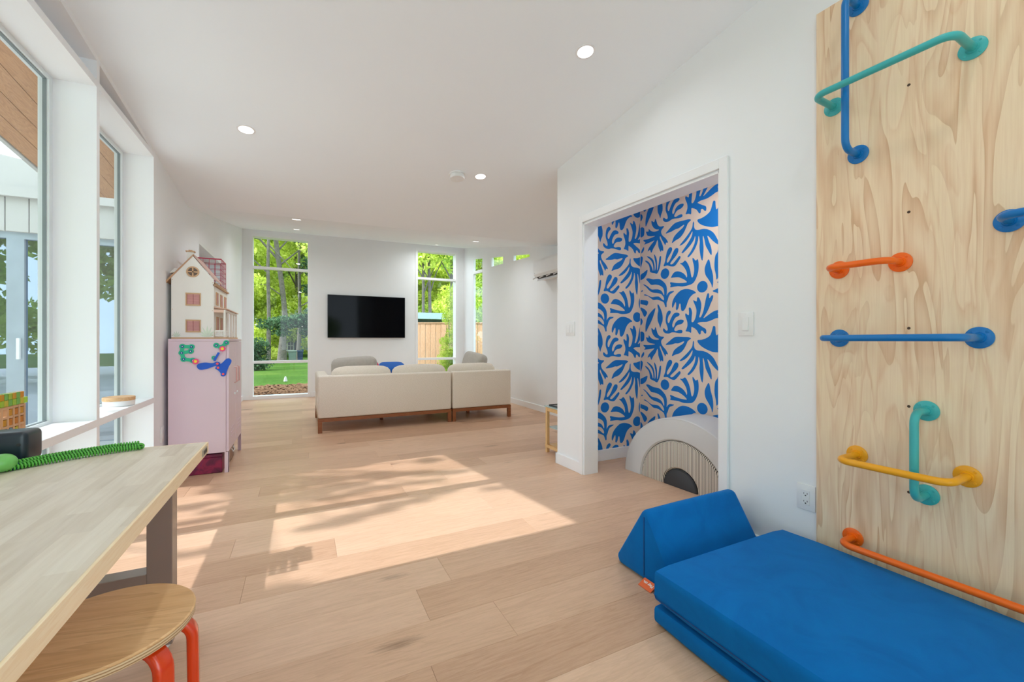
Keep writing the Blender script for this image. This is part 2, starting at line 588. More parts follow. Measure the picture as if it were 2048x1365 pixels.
# ------------------------------------------------------------------ far wall with two tall windows
WA = (-0.817, 0.107, 0.03, 3.03); WB = (2.239, 3.112, 0.03, 3.045)
fwb = MB()
def fw(x0, x1, z0, z1=None):
    if z1 is None:
        fwb.prism([(x0, z0), (x1, z0), (x1, zc(x1, YF) + 0.05), (x0, zc(x0, YF) + 0.05)], YF, YF + 0.2, 'y')
    else:
        fwb.box(x0, x1, YF, YF + 0.2, z0, z1)
fw(-1.18, WA[0], -0.1); fw(WA[1], WB[0], -0.1); fw(WB[1], 3.35, -0.1)
for w in (WA, WB):
    fw(w[0], w[1], -0.1, w[2]); fw(w[0], w[1], w[3])
fwb.build('wall_far', M['wall'], kind='structure')
for i, w in enumerate((WA, WB)):
    r = struct_root('window_%d' % (4 + i))
    x0, x1, z0, z1 = w
    f = MB(); t = 0.045
    f.box(x0 - t, x0 + 0.006, YF - 0.008, YF + 0.19, z0 - 0.03, z1 + t); f.box(x1 - 0.006, x1 + t, YF - 0.008, YF + 0.19, z0 - 0.03, z1 + t)
    f.box(x0 + 0.006, x1 - 0.006, YF - 0.008, YF + 0.19, z1 - 0.006, z1 + t); f.box(x0 + 0.006, x1 - 0.006, YF - 0.008, YF + 0.19, z0 - 0.03, z0 + 0.03)
    f.build('window_frame', M['trim'], r)
    for zm in (2.455, 0.69):
        b = MB(); b.box(x0 + 0.006, x1 - 0.006, YF + 0.03, YF + 0.13, zm - 0.024, zm + 0.024); b.build('transom', M['trim'], r)
    for za, zb in ((z0 + 0.03, 0.666), (0.714, 2.431), (2.479, z1 - 0.006)):
        p = MB(); p.raw([(x0 + 0.006, YF + 0.08, za), (x1 - 0.006, YF + 0.08, za), (x1 - 0.006, YF + 0.08, zb), (x0 + 0.006, YF + 0.08, zb)], [(0, 1, 2, 3)])
        p.build('pane', M['glass'], r)

# ------------------------------------------------------------------ far right wall: corner window and clerestories
def zb_(y): return 2.453 + 0.05 * (y - 6.0)
def zw_(y): return 2.512 + 0.137 * (y - 6.0)
ar = MB()
def aw(poly): ar.prism(poly, XF, XF + 0.05, 'x')
aw([(3.1, -0.1), (8.0, -0.1), (8.0, zb_(8.0)), (3.1, zb_(3.1) if False else 2.40)] if False else [(3.1, -0.1), (8.0, -0.1), (8.0, zb_(8.0)), (5.9, zb_(5.9)), (3.1, 2.30)])
aw([(3.1, 2.30), (5.9, zb_(5.9)), (5.9, zt(5.9, XF)), (YC, zt(YC, XF)), (3.1, zt(3.1, XF))])
def pier(ya, yb): aw([(ya, zb_(ya)), (yb, zb_(yb)), (yb, zw_(yb)), (ya, zw_(ya))])
pier(6.58, 7.01); pier(7.535, 8.0)
aw([(5.9, zw_(5.9)), (8.5, zw_(8.5)), (8.5, zt(8.5, XF)), (5.9, zt(5.9, XF))])
aw([(5.9, zb_(5.9)), (6.0, zb_(6.0)), (6.0, zw_(6.0)), (5.9, zw_(5.9))])
aw([(8.5, -0.1), (YF + 0.2, -0.1), (YF + 0.2, zt(YF + 0.2, XF)), (8.5, zt(8.5, XF))])
aw([(8.0, -0.1), (8.5, -0.1), (8.5, 0.05), (8.0, 0.05)])
ar.build('wall_far_right', M['wall'], kind='structure')
for i, (ya, yb) in enumerate(((6.0, 6.58), (7.01, 7.535), (8.0, 8.5))):
    r = struct_root('window_%d' % (6 + i))
    xo = XF + 0.02
    if i == 2:
        b = MB(); b.prism([(ya, zb_(ya) - 0.06), (yb, zb_(yb) - 0.06), (yb, zb_(yb)), (ya, zb_(ya))], XF - 0.004, XF + 0.05, 'x'); b.build('transom', M['trim'], r)
        p = MB(); p.raw([(xo, ya, 0.05), (xo, yb, 0.05), (xo, yb, zb_(yb) - 0.06), (xo, ya, zb_(ya) - 0.06)], [(0, 1, 2, 3)]); p.build('pane', M['glass'], r)
    p = MB(); p.raw([(xo, ya, zb_(ya)), (xo, yb, zb_(yb)), (xo, yb, zw_(yb)), (xo, ya, zw_(ya))], [(0, 1, 2, 3)]); p.build('pane', M['glass'], r)
    f = MB(); e = 0.012
    f.prism([(ya, zw_(ya) - e), (yb, zw_(yb) - e), (yb, zw_(yb)), (ya, zw_(ya))], XF - 0.002, XF + 0.05, 'x')
    f.build('window_frame', M['trim'], r)

# ------------------------------------------------------------------ right wall with the closet opening
S_END, OP0, OP1, DOORH = 0.335, -0.045, -1.275, 2.055
rb = MB()
def rwall(poly):
    rb.prism(poly, 0.0, 0.13, 'x', RWM)
def rz(s): p = rw(s, 0, 0); return zc(p.x, p.y) + 0.05
rwall([(S_END, -0.1), (OP0, -0.1), (OP0, rz(OP0)), (S_END, rz(S_END))])
rwall([(OP0, DOORH), (OP1, DOORH), (OP1, rz(OP1)), (OP0, rz(OP0))])
rwall([(OP1, -0.1), (-5.0, -0.1), (-5.0, rz(-5.0)), (OP1, rz(OP1))])
rb.build('wall_right', M['wall'], kind='structure')
# end of the closet towards the far room, seen from inside the closet
cw = MB(); cw.box(2.17, XF, 3.095, 3.21, -0.1, 2.62)
closet_end = cw.build('wall_closet_end', M['paper'], kind='structure')
CB0 = Vector((2.916, 3.09, 0))
CBM = Matrix.Translation(CB0) @ Matrix.Rotation(RANG, 4, 'Z')
cw = MB(); cw.prism([(0.02, -0.1), (-2.2, -0.1), (-2.2, 2.6), (0.02, 2.6)], 0.0, 0.1, 'x', CBM)
closet_back = cw.build('wall_closet_back', M['paper'], kind='structure')
cw = MB(); cw.box(2.25, 3.1, 1.02, 1.12, -0.1, 2.6); cw.build('wall_closet_near', M['wall'], kind='structure')
cw = MB(); cw.box(2.2, 3.1, 1.05, 3.15, 2.36, 2.42); cw.build('ceiling_closet', M['ceiling'], kind='structure')
# casing and jamb lining
dr = struct_root('trim_2', RW0, RANG)
c = MB(); c.box(-0.018, 0.0, -0.045, 0.002, 0.0, 2.119, 0.002); c.build('casing', M['trim'], dr)
c = MB(); c.box(-0.018, 0.0, -1.325, -1.275, 0.0, 2.119, 0.002); c.build('casing', M['trim'], dr)
c = MB(); c.box(-0.018, 0.0, -1.275, -0.045, 2.062, 2.119, 0.002); c.build('casing', M['trim'], dr)
c = MB(); c.box(-0.006, 0.135, -0.058, -0.045, 0.0, 2.055); c.build('jamb', M['trim'], dr)
c = MB(); c.box(-0.006, 0.135, -1.275, -1.262, 0.0, 2.055); c.build('jamb', M['trim'], dr)
c = MB(); c.box(-0.006, 0.135, -1.275, -0.045, 2.042, 2.055); c.build('jamb', M['trim'], dr)

# baseboards
def baseboard(name, f): b = MB(); f(b); return b.build(name, M['trim'], kind='structure')
baseboard('baseboard_right', lambda b: (b.box(-0.014, 0.0, 0.002, S_END + 0.014, 0.0, 0.092, 0.002, mat=RWM), b.box(-0.014, 0.0, -1.766, -1.325, 0.0, 0.092, 0.002, mat=RWM), b.box(-0.014, 0.13, S_END, S_END + 0.014, 0.0, 0.092, 0.002, mat=RWM)))
baseboard('baseboard_far', lambda b: (b.box(XL, WA[0] - 0.046, YF - 0.014, YF, 0, 0.092, 0.002), b.box(WA[1] + 0.046, WB[0] - 0.046, YF - 0.014, YF, 0, 0.092, 0.002), b.box(WB[1] + 0.046, XF, YF - 0.014, YF, 0, 0.092, 0.002)))
baseboard('baseboard_far_right', lambda b: b.box(XF - 0.014, XF, 3.22, 8.0, 0, 0.092, 0.002))
baseboard('baseboard_left', lambda b: b.box(XL, XL + 0.014, 4.01, YF - 0.015, 0, 0.092, 0.002))
baseboard('baseboard_closet', lambda b: (b.box(2.2, 2.9, 3.079, 3.095, 0, 0.10, 0.002), b.box(-0.016, 0.0, -1.9, -0.02, 0, 0.10, 0.002, mat=CBM)))

# ------------------------------------------------------------------ wallpaper print (flat shapes on the closet walls)
TILE = [[(0.186,1.398),(0.168,1.338),(0.137,1.277),(0.099,1.221),(0.07,1.178),(0.064,1.212),(0.07,1.26),(0.093,1.322),(0.137,1.368)],[(0.217,1.431),(0.235,1.409),(0.258,1.365),(0.27,1.323),(0.27,1.276),(0.253,1.24),(0.244,1.212),(0.232,1.241),(0.214,1.279),(0.212,1.331),(0.22,1.377),(0.211,1.415)],[(0.343,1.365),(0.362,1.357),(0.36,1.339),(0.34,1.319),(0.328,1.288),(0.331,1.26),(0.343,1.255),(0.362,1.291),(0.39,1.33),(0.421,1.342),(0.451,1.335),(0.457,1.32),(0.44,1.308),(0.413,1.298),(0.39,1.267),(0.379,1.236),(0.385,1.213),(0.399,1.222),(0.413,1.253),(0.44,1.274),(0.472,1.279),(0.499,1.272),(0.496,1.254),(0.472,1.239),(0.434,1.232),(0.41,1.212),(0.401,1.19),(0.418,1.181),(0.451,1.189),(0.478,1.188),(0.488,1.175),(0.478,1.162),(0.445,1.162),(0.401,1.169),(0.368,1.168),(0.34,1.159),(0.299,1.165),(0.276,1.186),(0.279,1.207),(0.294,1.202),(0.311,1.187),(0.328,1.192),(0.323,1.224),(0.305,1.266),(0.308,1.312),(0.32,1.348)],[(0.597,1.429),(0.594,1.435),(0.612,1.43),(0.629,1.424),(0.634,1.453),(0.646,1.456),(0.661,1.438),(0.673,1.403),(0.673,1.37),(0.664,1.328),(0.655,1.295),(0.662,1.288),(0.673,1.298),(0.69,1.331),(0.705,1.388),(0.714,1.429),(0.728,1.474),(0.738,1.481),(0.746,1.472),(0.748,1.439),(0.766,1.458),(0.782,1.459),(0.779,1.432),(0.761,1.397),(0.747,1.365),(0.724,1.325),(0.695,1.286),(0.7,1.282),(0.724,1.296),(0.761,1.318),(0.793,1.333),(0.825,1.339),(0.84,1.334),(0.834,1.324),(0.822,1.311),(0.838,1.3),(0.843,1.29),(0.838,1.278),(0.807,1.275),(0.766,1.26),(0.724,1.25),(0.671,1.25),(0.639,1.242),(0.646,1.234),(0.681,1.211),(0.714,1.192),(0.721,1.171),(0.716,1.154),(0.702,1.159),(0.685,1.178),(0.671,1.176),(0.668,1.155),(0.659,1.147),(0.646,1.159),(0.632,1.181),(0.612,1.198),(0.592,1.208),(0.579,1.212),(0.577,1.191),(0.574,1.163),(0.551,1.172),(0.52,1.177),(0.528,1.196),(0.538,1.226),(0.535,1.261),(0.52,1.297),(0.515,1.319),(0.522,1.33),(0.538,1.318),(0.551,1.313),(0.554,1.339),(0.551,1.369),(0.559,1.378),(0.574,1.368),(0.584,1.337),(0.582,1.303),(0.579,1.268),(0.582,1.253),(0.597,1.255),(0.614,1.28),(0.624,1.313),(0.627,1.352),(0.614,1.391),(0.602,1.415)],[(0.186,1.223),(0.202,1.19),(0.214,1.161),(0.241,1.137),(0.285,1.132),(0.282,1.121),(0.258,1.1),(0.255,1.077),(0.27,1.049),(0.305,1.017),(0.328,0.985),(0.328,0.972),(0.311,0.976),(0.302,0.955),(0.288,0.975),(0.264,1.012),(0.244,1.049),(0.238,1.034),(0.253,1.002),(0.27,0.965),(0.279,0.933),(0.276,0.908),(0.258,0.918),(0.25,0.904),(0.235,0.927),(0.22,0.964),(0.217,1.001),(0.209,1.02),(0.192,0.987),(0.162,0.952),(0.137,0.916),(0.121,0.946),(0.093,0.936),(0.105,0.965),(0.137,0.995),(0.174,1.024),(0.137,1.019),(0.086,1.013),(0.048,1.012),(0.064,1.027),(0.041,1.046),(0.044,1.056),(0.086,1.054),(0.137,1.057),(0.183,1.064),(0.137,1.071),(0.093,1.085),(0.077,1.11),(0.073,1.129),(0.102,1.124),(0.105,1.148),(0.131,1.124),(0.168,1.107),(0.217,1.105),(0.226,1.114),(0.192,1.124),(0.162,1.148),(0.143,1.181),(0.14,1.215),(0.171,1.195)],[(0.574,1.115),(0.551,1.126),(0.499,1.129),(0.424,1.131),(0.385,1.118),(0.345,1.091),(0.305,1.061),(0.334,1.059),(0.379,1.064),(0.413,1.073),(0.445,1.073),(0.501,1.091),(0.499,1.078),(0.478,1.062),(0.44,1.042),(0.401,1.014),(0.385,0.987),(0.375,0.959),(0.413,0.974),(0.461,0.989),(0.499,1.021),(0.525,1.061),(0.541,1.091),(0.559,1.104)],[(0.599,1.096),(0.604,1.083),(0.604,1.053),(0.614,1.027),(0.642,1.015),(0.69,1.012),(0.738,0.996),(0.784,0.961),(0.816,0.909),(0.834,0.87),(0.834,0.857),(0.82,0.861),(0.793,0.883),(0.766,0.911),(0.742,0.939),(0.731,0.946),(0.733,0.934),(0.747,0.893),(0.761,0.857),(0.77,0.816),(0.768,0.785),(0.756,0.795),(0.738,0.826),(0.714,0.871),(0.705,0.912),(0.695,0.949),(0.688,0.949),(0.69,0.911),(0.695,0.865),(0.693,0.811),(0.688,0.768),(0.683,0.753),(0.671,0.775),(0.661,0.821),(0.656,0.871),(0.659,0.918),(0.651,0.96),(0.646,0.956),(0.642,0.926),(0.627,0.887),(0.597,0.842),(0.561,0.81),(0.543,0.804),(0.541,0.817),(0.571,0.849),(0.607,0.907),(0.617,0.955),(0.612,0.967),(0.602,0.941),(0.571,0.905),(0.53,0.873),(0.494,0.851),(0.48,0.852),(0.483,0.864),(0.53,0.912),(0.577,0.97),(0.589,1.01),(0.582,1.009),(0.556,0.974),(0.52,0.942),(0.483,0.923),(0.459,0.92),(0.461,0.927),(0.488,0.95),(0.53,0.986),(0.571,1.027),(0.587,1.053),(0.592,1.083)],[(0.637,1.1),(0.676,1.104),(0.719,1.117),(0.752,1.137),(0.766,1.162),(0.775,1.19),(0.782,1.211),(0.791,1.214),(0.802,1.206),(0.804,1.177),(0.809,1.145),(0.816,1.141),(0.829,1.157),(0.838,1.197),(0.847,1.209),(0.856,1.176),(0.873,1.136),(0.891,1.112),(0.882,1.076),(0.865,1.036),(0.838,1.007),(0.793,1.005),(0.761,1.011),(0.714,1.029),(0.676,1.049),(0.646,1.075)],[(0.083,1.895),(0.124,1.878),(0.162,1.843),(0.177,1.793),(0.179,1.745),(0.188,1.763),(0.189,1.805),(0.177,1.854),(0.171,1.896),(0.192,1.871),(0.205,1.826),(0.206,1.746),(0.215,1.759),(0.226,1.809),(0.235,1.859),(0.253,1.865),(0.25,1.814),(0.235,1.756),(0.208,1.713),(0.174,1.722),(0.124,1.739),(0.118,1.773),(0.102,1.814),(0.067,1.844),(0.064,1.857),(0.099,1.841),(0.131,1.805),(0.149,1.768),(0.156,1.748),(0.162,1.757),(0.156,1.806),(0.131,1.848),(0.093,1.881)],[(0.282,1.769),(0.299,1.811),(0.308,1.855),(0.323,1.899),(0.345,1.924),(0.368,1.923),(0.379,1.906),(0.368,1.881),(0.345,1.853),(0.323,1.821),(0.32,1.798),(0.334,1.796),(0.362,1.827),(0.385,1.869),(0.407,1.901),(0.429,1.906),(0.444,1.896),(0.443,1.872),(0.424,1.844),(0.39,1.814),(0.36,1.787),(0.362,1.773),(0.385,1.776),(0.424,1.808),(0.451,1.83),(0.464,1.828),(0.467,1.814),(0.445,1.787),(0.418,1.76),(0.396,1.75),(0.362,1.755),(0.323,1.77)],[(0.461,1.766),(0.488,1.768),(0.512,1.782),(0.53,1.768),(0.551,1.734),(0.566,1.693),(0.574,1.653),(0.582,1.628),(0.594,1.637),(0.604,1.675),(0.602,1.722),(0.589,1.772),(0.592,1.793),(0.612,1.772),(0.622,1.764),(0.637,1.774),(0.646,1.753),(0.649,1.706),(0.642,1.661),(0.622,1.612),(0.592,1.578),(0.546,1.566),(0.488,1.563),(0.44,1.571),(0.39,1.57),(0.357,1.571),(0.362,1.591),(0.354,1.606),(0.362,1.615),(0.413,1.603),(0.467,1.595),(0.53,1.594),(0.515,1.613),(0.483,1.632),(0.445,1.648),(0.401,1.652),(0.365,1.654),(0.374,1.671),(0.396,1.695),(0.429,1.702),(0.467,1.692),(0.499,1.674),(0.52,1.652),(0.53,1.635),(0.535,1.65),(0.528,1.686),(0.509,1.719),(0.483,1.749)],[(0.073,1.678),(0.105,1.683),(0.156,1.667),(0.217,1.662),(0.253,1.65),(0.299,1.612),(0.317,1.578),(0.32,1.541),(0.317,1.502),(0.328,1.517),(0.351,1.533),(0.385,1.534),(0.399,1.533),(0.385,1.521),(0.357,1.51),(0.34,1.489),(0.328,1.458),(0.317,1.436),(0.317,1.403),(0.305,1.397),(0.294,1.419),(0.282,1.443),(0.247,1.46),(0.205,1.473),(0.162,1.474),(0.131,1.493),(0.093,1.516),(0.044,1.53),(0.061,1.536),(0.099,1.52),(0.143,1.502),(0.186,1.503),(0.229,1.499),(0.264,1.472),(0.285,1.461),(0.282,1.489),(0.253,1.52),(0.211,1.533),(0.156,1.543),(0.112,1.567),(0.073,1.605),(0.038,1.629),(0.048,1.632),(0.093,1.608),(0.137,1.576),(0.186,1.571),(0.229,1.564),(0.264,1.542),(0.285,1.507),(0.288,1.535),(0.276,1.573),(0.235,1.601),(0.186,1.614),(0.137,1.617),(0.105,1.645)],[(0.379,1.388),(0.376,1.422),(0.39,1.461),(0.418,1.495),(0.467,1.53),(0.52,1.538),(0.571,1.528),(0.607,1.511),(0.622,1.495),(0.597,1.487),(0.566,1.464),(0.546,1.435),(0.53,1.397),(0.515,1.368),(0.494,1.351),(0.475,1.359),(0.47,1.388),(0.466,1.415),(0.456,1.416),(0.45,1.398),(0.443,1.377),(0.429,1.362),(0.418,1.374),(0.421,1.405),(0.418,1.432),(0.407,1.424),(0.39,1.394)],[(0.74,1.755),(0.752,1.736),(0.761,1.693),(0.779,1.633),(0.784,1.575),(0.779,1.531),(0.772,1.523),(0.766,1.549),(0.742,1.589),(0.714,1.63),(0.705,1.669),(0.709,1.701),(0.724,1.732)],[(0.829,1.823),(0.84,1.798),(0.843,1.729),(0.843,1.649),(0.834,1.61),(0.813,1.58),(0.807,1.621),(0.795,1.672),(0.795,1.729),(0.802,1.773),(0.82,1.798)],[(0.777,1.494),(0.811,1.507),(0.851,1.515),(0.865,1.485),(0.851,1.46),(0.811,1.478)],[(0.818,1.559),(0.843,1.572),(0.856,1.554),(0.843,1.545)],[(0.827,1.408),(0.838,1.419),(0.851,1.416),(0.856,1.398),(0.838,1.393)],[(0.346,1.7),(0.341,1.72),(0.327,1.737),(0.308,1.746),(0.286,1.746),(0.266,1.737),(0.253,1.72),(0.248,1.7),(0.253,1.679),(0.267,1.663),(0.287,1.654),(0.309,1.654),(0.328,1.664),(0.341,1.68)],[(0.733,1.539),(0.728,1.559),(0.714,1.576),(0.694,1.585),(0.672,1.585),(0.652,1.576),(0.638,1.559),(0.633,1.539),(0.638,1.518),(0.652,1.502),(0.672,1.493),(0.695,1.493),(0.715,1.503),(0.728,1.519)]]
CORNER = [[(0.014,1.931),(0.015,1.958),(0.038,1.986),(0.049,1.981),(0.044,1.955)],[(0.002,1.899),(0.031,1.891),(0.025,1.846),(0.002,1.798)],[(0.002,1.726),(0.041,1.745),(0.089,1.765),(0.08,1.725),(0.048,1.691),(0.002,1.68)],[(0.01,1.563),(0.018,1.579),(0.033,1.575),(0.025,1.566)],[(0.002,1.485),(0.048,1.481),(0.089,1.473),(0.1,1.452),(0.08,1.427),(0.054,1.437),(0.002,1.45)],[(0.002,1.416),(0.048,1.398),(0.08,1.371),(0.083,1.352),(0.061,1.324),(0.044,1.33),(0.021,1.37),(0.002,1.398)],[(0.002,1.312),(0.028,1.291),(0.025,1.262),(0.002,1.243)],[(0.002,1.179),(0.048,1.168),(0.048,1.105),(0.028,1.09),(0.002,1.095)]]

def clipped_print(name, shapes, to3, s0, s1, z0, z1, parent):
    bm = bmesh.new()
    for sh in shapes:
        pts = smooth_poly(sh, 3)
        a = np.array(pts)
        if a[:, 0].max() < s0 or a[:, 0].min() > s1 or a[:, 1].max() < z0 or a[:, 1].min() > z1: continue
        tris = tessellate_polygon([[Vector((p[0], p[1], 0)) for p in pts]])
        vs = [bm.verts.new((p[0], p[1], 0)) for p in pts]
        for t in tris:
            try: bm.faces.new([vs[i] for i in t])
            except ValueError: pass
    for co, no in (((s0, 0, 0), (-1, 0, 0)), ((s1, 0, 0), (1, 0, 0)), ((0, z0, 0), (0, -1, 0)), ((0, z1, 0), (0, 1, 0))):
        bmesh.ops.bisect_plane(bm, geom=bm.verts[:] + bm.edges[:] + bm.faces[:], plane_co=co, plane_no=no, clear_outer=True)
    bm.verts.index_update()
    m = MB()
    m.raw([to3(v.co.x, v.co.y) for v in bm.verts], [[v.index for v in f.verts] for f in bm.faces])
    bm.free()
    return m.build(name, M['paper_blue'], parent)
def shifted(shapes, ds, dz): return [[(p[0] + ds, p[1] + dz) for p in sh] for sh in shapes]
back = []
for k in (-2, -1, 0, 1): back += shifted(TILE, 0, k) + shifted(CORNER, 0, k) + shifted(TILE, 0.86, k - 0.3)
clipped_print('wallpaper_print', back, lambda s, z: tuple(CBM @ Vector((-0.0008, -s, z))), 0.001, 1.9, 0.1, 2.36, closet_back)
endp = []
for k in (-2, -1, 0, 1): endp += shifted(TILE, -0.722, -0.217 + k) + shifted(TILE, -1.444, -0.434 + k)
clipped_print('wallpaper_print', endp, lambda s, z: (2.916 + s, 3.0942, z), -0.75, -0.002, 0.1, 2.36, closet_end)

# ------------------------------------------------------------------ plywood climbing panel and its bars
PS0, PS1, PZ0, PZ1, PT = -1.767, -2.987, 0.15, 2.59, 0.018
ply = thing('climbing_board', 'tall plywood climbing panel with coloured bars fixed to right wall', 'panel', RW0, RANG)
b = MB(); b.box(-PT - 0.001, -0.001, PS1, PS0, PZ0, PZ1, 0.0012); b.build('plywood_sheet', M['ply'], ply)
for z in (2.095, 1.60, 1.147, 0.842, 0.508):
    m = MB(); m.lathe([(0, 0.001), (0.0045, 0.001), (0.0055, 0.0), (0, -0.004)], 10, Matrix.Translation((-PT - 0.001, -2.092, z)) @ Matrix.Rotation(R(-90), 4, 'Y'))
    m.build('screw', simple('screw_brown', S(70, 48, 34), 0.6) if z == 2.095 else bpy.data.materials['screw_brown'], ply)

def grab_bar(label, mat, ends, off=0.111, r=0.0135, fr=0.038):
    """U-shaped tube on two round flanges; local frame of the wall, plywood face at x = -PT-0.001"""
    (s0, z0), (s1, z1) = ends
    cx, cz = (s0 + s1) / 2, (z0 + z1) / 2
    base = rw(cx, PT + 0.0015, cz)
    t = thing('climbing_bar', label, 'climbing bar', base, RANG, 'climbing bars on the plywood panel')
    d = Vector((0, s1 - s0, z1 - z0)); L = d.length; d.normalize()
    h = L / 2; bend = 0.042
    path = [Vector((-0.004, 0, 0)) - d * h]
    for sgn, seq in ((-1, range(0, 7)), (1, range(6, -1, -1))):
        for k in seq:
            a = (pi / 2) * k / 6
            path.append(d * (sgn * (h - bend + bend * cos(a))) + Vector((-(off - bend) - bend * sin(a), 0, 0)))
    path.append(Vector((-0.004, 0, 0)) + d * h)
    m = MB(); m.tube(path, r, 14); m.build('tube', mat, t)
    for sgn in (-1, 1):
        c = d * (sgn * h)
        fm = Matrix.Translation(c) @ Matrix.Rotation(R(-90), 4, 'Y')
        f = MB(); f.lathe([(0, 0.0), (fr, 0.0), (fr, 0.0035), (fr - 0.002, 0.005), (0.019, 0.006), (0.0165, 0.012), (0, 0.012)], 32, fm)
        fo = f.build('flange', mat, t)
        sc = MB()
        for k in range(4):
            a = pi / 4 + k * pi / 2
            sc.lathe([(0, 0.0072), (0.004, 0.0066), (0.0055, 0.0048), (0, 0.0048)], 10, fm @ Matrix.Translation((0.028 * cos(a), 0.028 * sin(a), 0)))
        sc.build('screw_heads', mat, fo, kind='stuff')
    return t
grab_bar('tall upright blue bar at the top of the plywood panel', M['bar_blue'], ((-1.928, 2.515), (-1.928, 1.887)))
grab_bar('teal level bar crossing the tall blue bar near panel top', M['bar_teal'], ((-1.838, 2.131), (-2.266, 2.131)), 0.165)
grab_bar('short orange level bar above the long level blue bar', M['bar_orange'], ((-1.858, 1.408), (-2.067, 1.408)))
grab_bar('level blue bar across panel middle, both round flanges in view', M['bar_blue'], ((-1.859, 1.109), (-2.282, 1.109)), 0.165)
grab_bar('blue bar at the photo edge showing only one flange', M['bar_blue'], ((-2.352, 1.501), (-2.78, 1.501)))
grab_bar('upright teal bar behind the yellow bar, low on the panel', M['bar_teal'], ((-2.144, 0.833), (-2.144, 0.515)))
grab_bar('yellow level bar in front of the upright teal bar', M['bar_yellow'], ((-1.924, 0.615), (-2.253, 0.615)), 0.165)
grab_bar('lowest bar, long orange, just above the blue mat', M['bar_orange'], ((-1.909, 0.258), (-2.76, 0.258)))

# ------------------------------------------------------------------ switches and outlets
def wall_plate(name, label, cat, s, z, w, h, kind):
    t = thing(name, label, cat, rw(s, 0.0005, z), RANG)
    m = MB(); m.box(-0.006, 0, -w / 2, w / 2, -h / 2, h / 2, 0.002, 2); m.build('plate', M['white_plastic'], t)
    if kind == 'outlet':
        m = MB(); m.box(-0.0085, -0.006, -0.0175, 0.0175, -0.034, 0.034, 0.001); f = m.build('receptacle', M['white_plastic'], t)
        sl = MB()
        for zz in (-0.018, 0.018):
            sl.box(-0.0089, -0.0084, -0.0085, -0.006, zz - 0.003, zz + 0.005); sl.box(-0.0089, -0.0084, 0.006, 0.008, zz - 0.003, zz + 0.004)
            sl.box(-0.0089, -0.0084, -0.003, 0.003, zz - 0.011, zz - 0.006)
        sl.build('slots', M['dark_slot'], f, kind='stuff')
    else:
        n = int(kind)
        for k in range(n):
            y = (k - (n - 1) / 2) * 0.046
            m = MB(); m.box(-0.0085, -0.006, y - 0.0185, y + 0.0185, -0.036, 0.036, 0.001); f = m.build('switch_frame', M['white_plastic'], t)
            m = MB(); m.prism([(-0.008, -0.032), (-0.012, -0.032), (-0.009, 0.032), (-0.008, 0.032)], y - 0.0155, y + 0.0155, 'y'); m.build('rocker', M['white_plastic'], f)
        m = MB()
        for zz in (-h / 2 + 0.010, h / 2 - 0.010): m.lathe([(0, 0.001), (0.0025, 0.001), (0.003, 0), (0, 0)], 8, Matrix.Translation((-0.006, 0, zz)) @ Matrix.Rotation(R(-90), 4, 'Y'))
        m.build('screws', M['white_plastic'], t, kind='stuff')
    return t
wall_plate('light_switch', 'single white rocker switch between closet opening and plywood panel', 'switch', -1.4235, 1.186, 0.083, 0.125, '1')
wall_plate('light_switch', 'double white rocker switch on narrow wall beyond the closet opening', 'switch', 0.137, 1.198, 0.125, 0.119, '2')
wall_plate('wall_outlet', 'white double power outlet low beside the plywood panel edge', 'outlet', -1.7165, 0.3625, 0.079, 0.118, 'outlet')
t = thing('wall_outlet', 'white power outlet on left wall behind the pink locker', 'outlet', (XL + 0.0005, 4.17, 0.365))
m = MB(); m.box(0, 0.006, -0.04, 0.04, -0.06, 0.06, 0.002, 2); m.build('plate', M['white_plastic'], t)
m = MB(); m.box(0.006, 0.0085, -0.0175, 0.0175, -0.034, 0.034, 0.001); m.build('receptacle', M['white_plastic'], t)

# ------------------------------------------------------------------ ceiling: downlights and smoke detector
def ceil_rot(x, y):
    e = 0.01
    gx = (zc(x + e, y) - zc(x - e, y)) / (2 * e); gy = (zc(x, y + e) - zc(x, y - e)) / (2 * e)
    return Vector((gx, gy, -1)).normalized().to_track_quat('-Z', 'Y').to_euler()
def downlight(x, y, label, group=None):
    t = thing('recessed_downlight', label, 'ceiling light', (x, y, zc(x, y) - 0.0005), 0, group or 'recessed downlights in the ceiling', rot=ceil_rot(x, y))
    m = MB(); m.lathe([(0.045, 0.0), (0.058, 0.0), (0.058, -0.002), (0.05, -0.004), (0.046, -0.003)], 36); m.build('trim_ring', M['trim'], t)
    m = MB(); m.lathe([(0, -0.0025), (0.046, -0.0025), (0.046, -0.001), (0, -0.001)], 36); m.build('lens', M['lens'], t)
    ld = bpy.data.lights.new('downlight_lamp', 'AREA'); ld.shape = 'DISK'; ld.size = 0.085; ld.energy = LAMP_POWER * (1.0 if y < 4 else 3.6)
    ld.color = (0.92, 0.97, 1.0); ld.spread = R(160)
    lo = bpy.data.objects.new('lamp', ld); C.objects.link(lo); lo.parent = t; lo.location = (0, 0, -0.006)
    return t
for x, y, lb in [(1.468, 2.0, 'large bright round downlight nearest the closet wall'), (-0.35, 3.47, 'round downlight nearest the window bay'),
                 (1.447, 3.553, 'round downlight beside the smoke detector'),
                 (-0.054, 5.25, 'upper one of two small downlights above the left tall window'), (-0.078, 7.5, 'lower one of two small downlights above the left tall window'),
                 (2.379, 6.02, 'small downlight above the far corner window, nearer than its pair'), (2.49, 8.5, 'farthest small downlight above the right tall window'),
                 (-0.35, 1.95, 'round downlight above the desk, out of view'), (1.468, 0.45, 'round downlight above the blue mat, out of view'), (-0.35, 0.45, 'round downlight above the near desk end, out of view')]:
    downlight(x, y, lb)
t = thing('recessed_downlight', 'unseen fill downlight added to brighten the closet, hidden by the door head', 'ceiling light', (2.5, 2.0, 2.3595))  # lamp added out of view to lift the dim closet walls
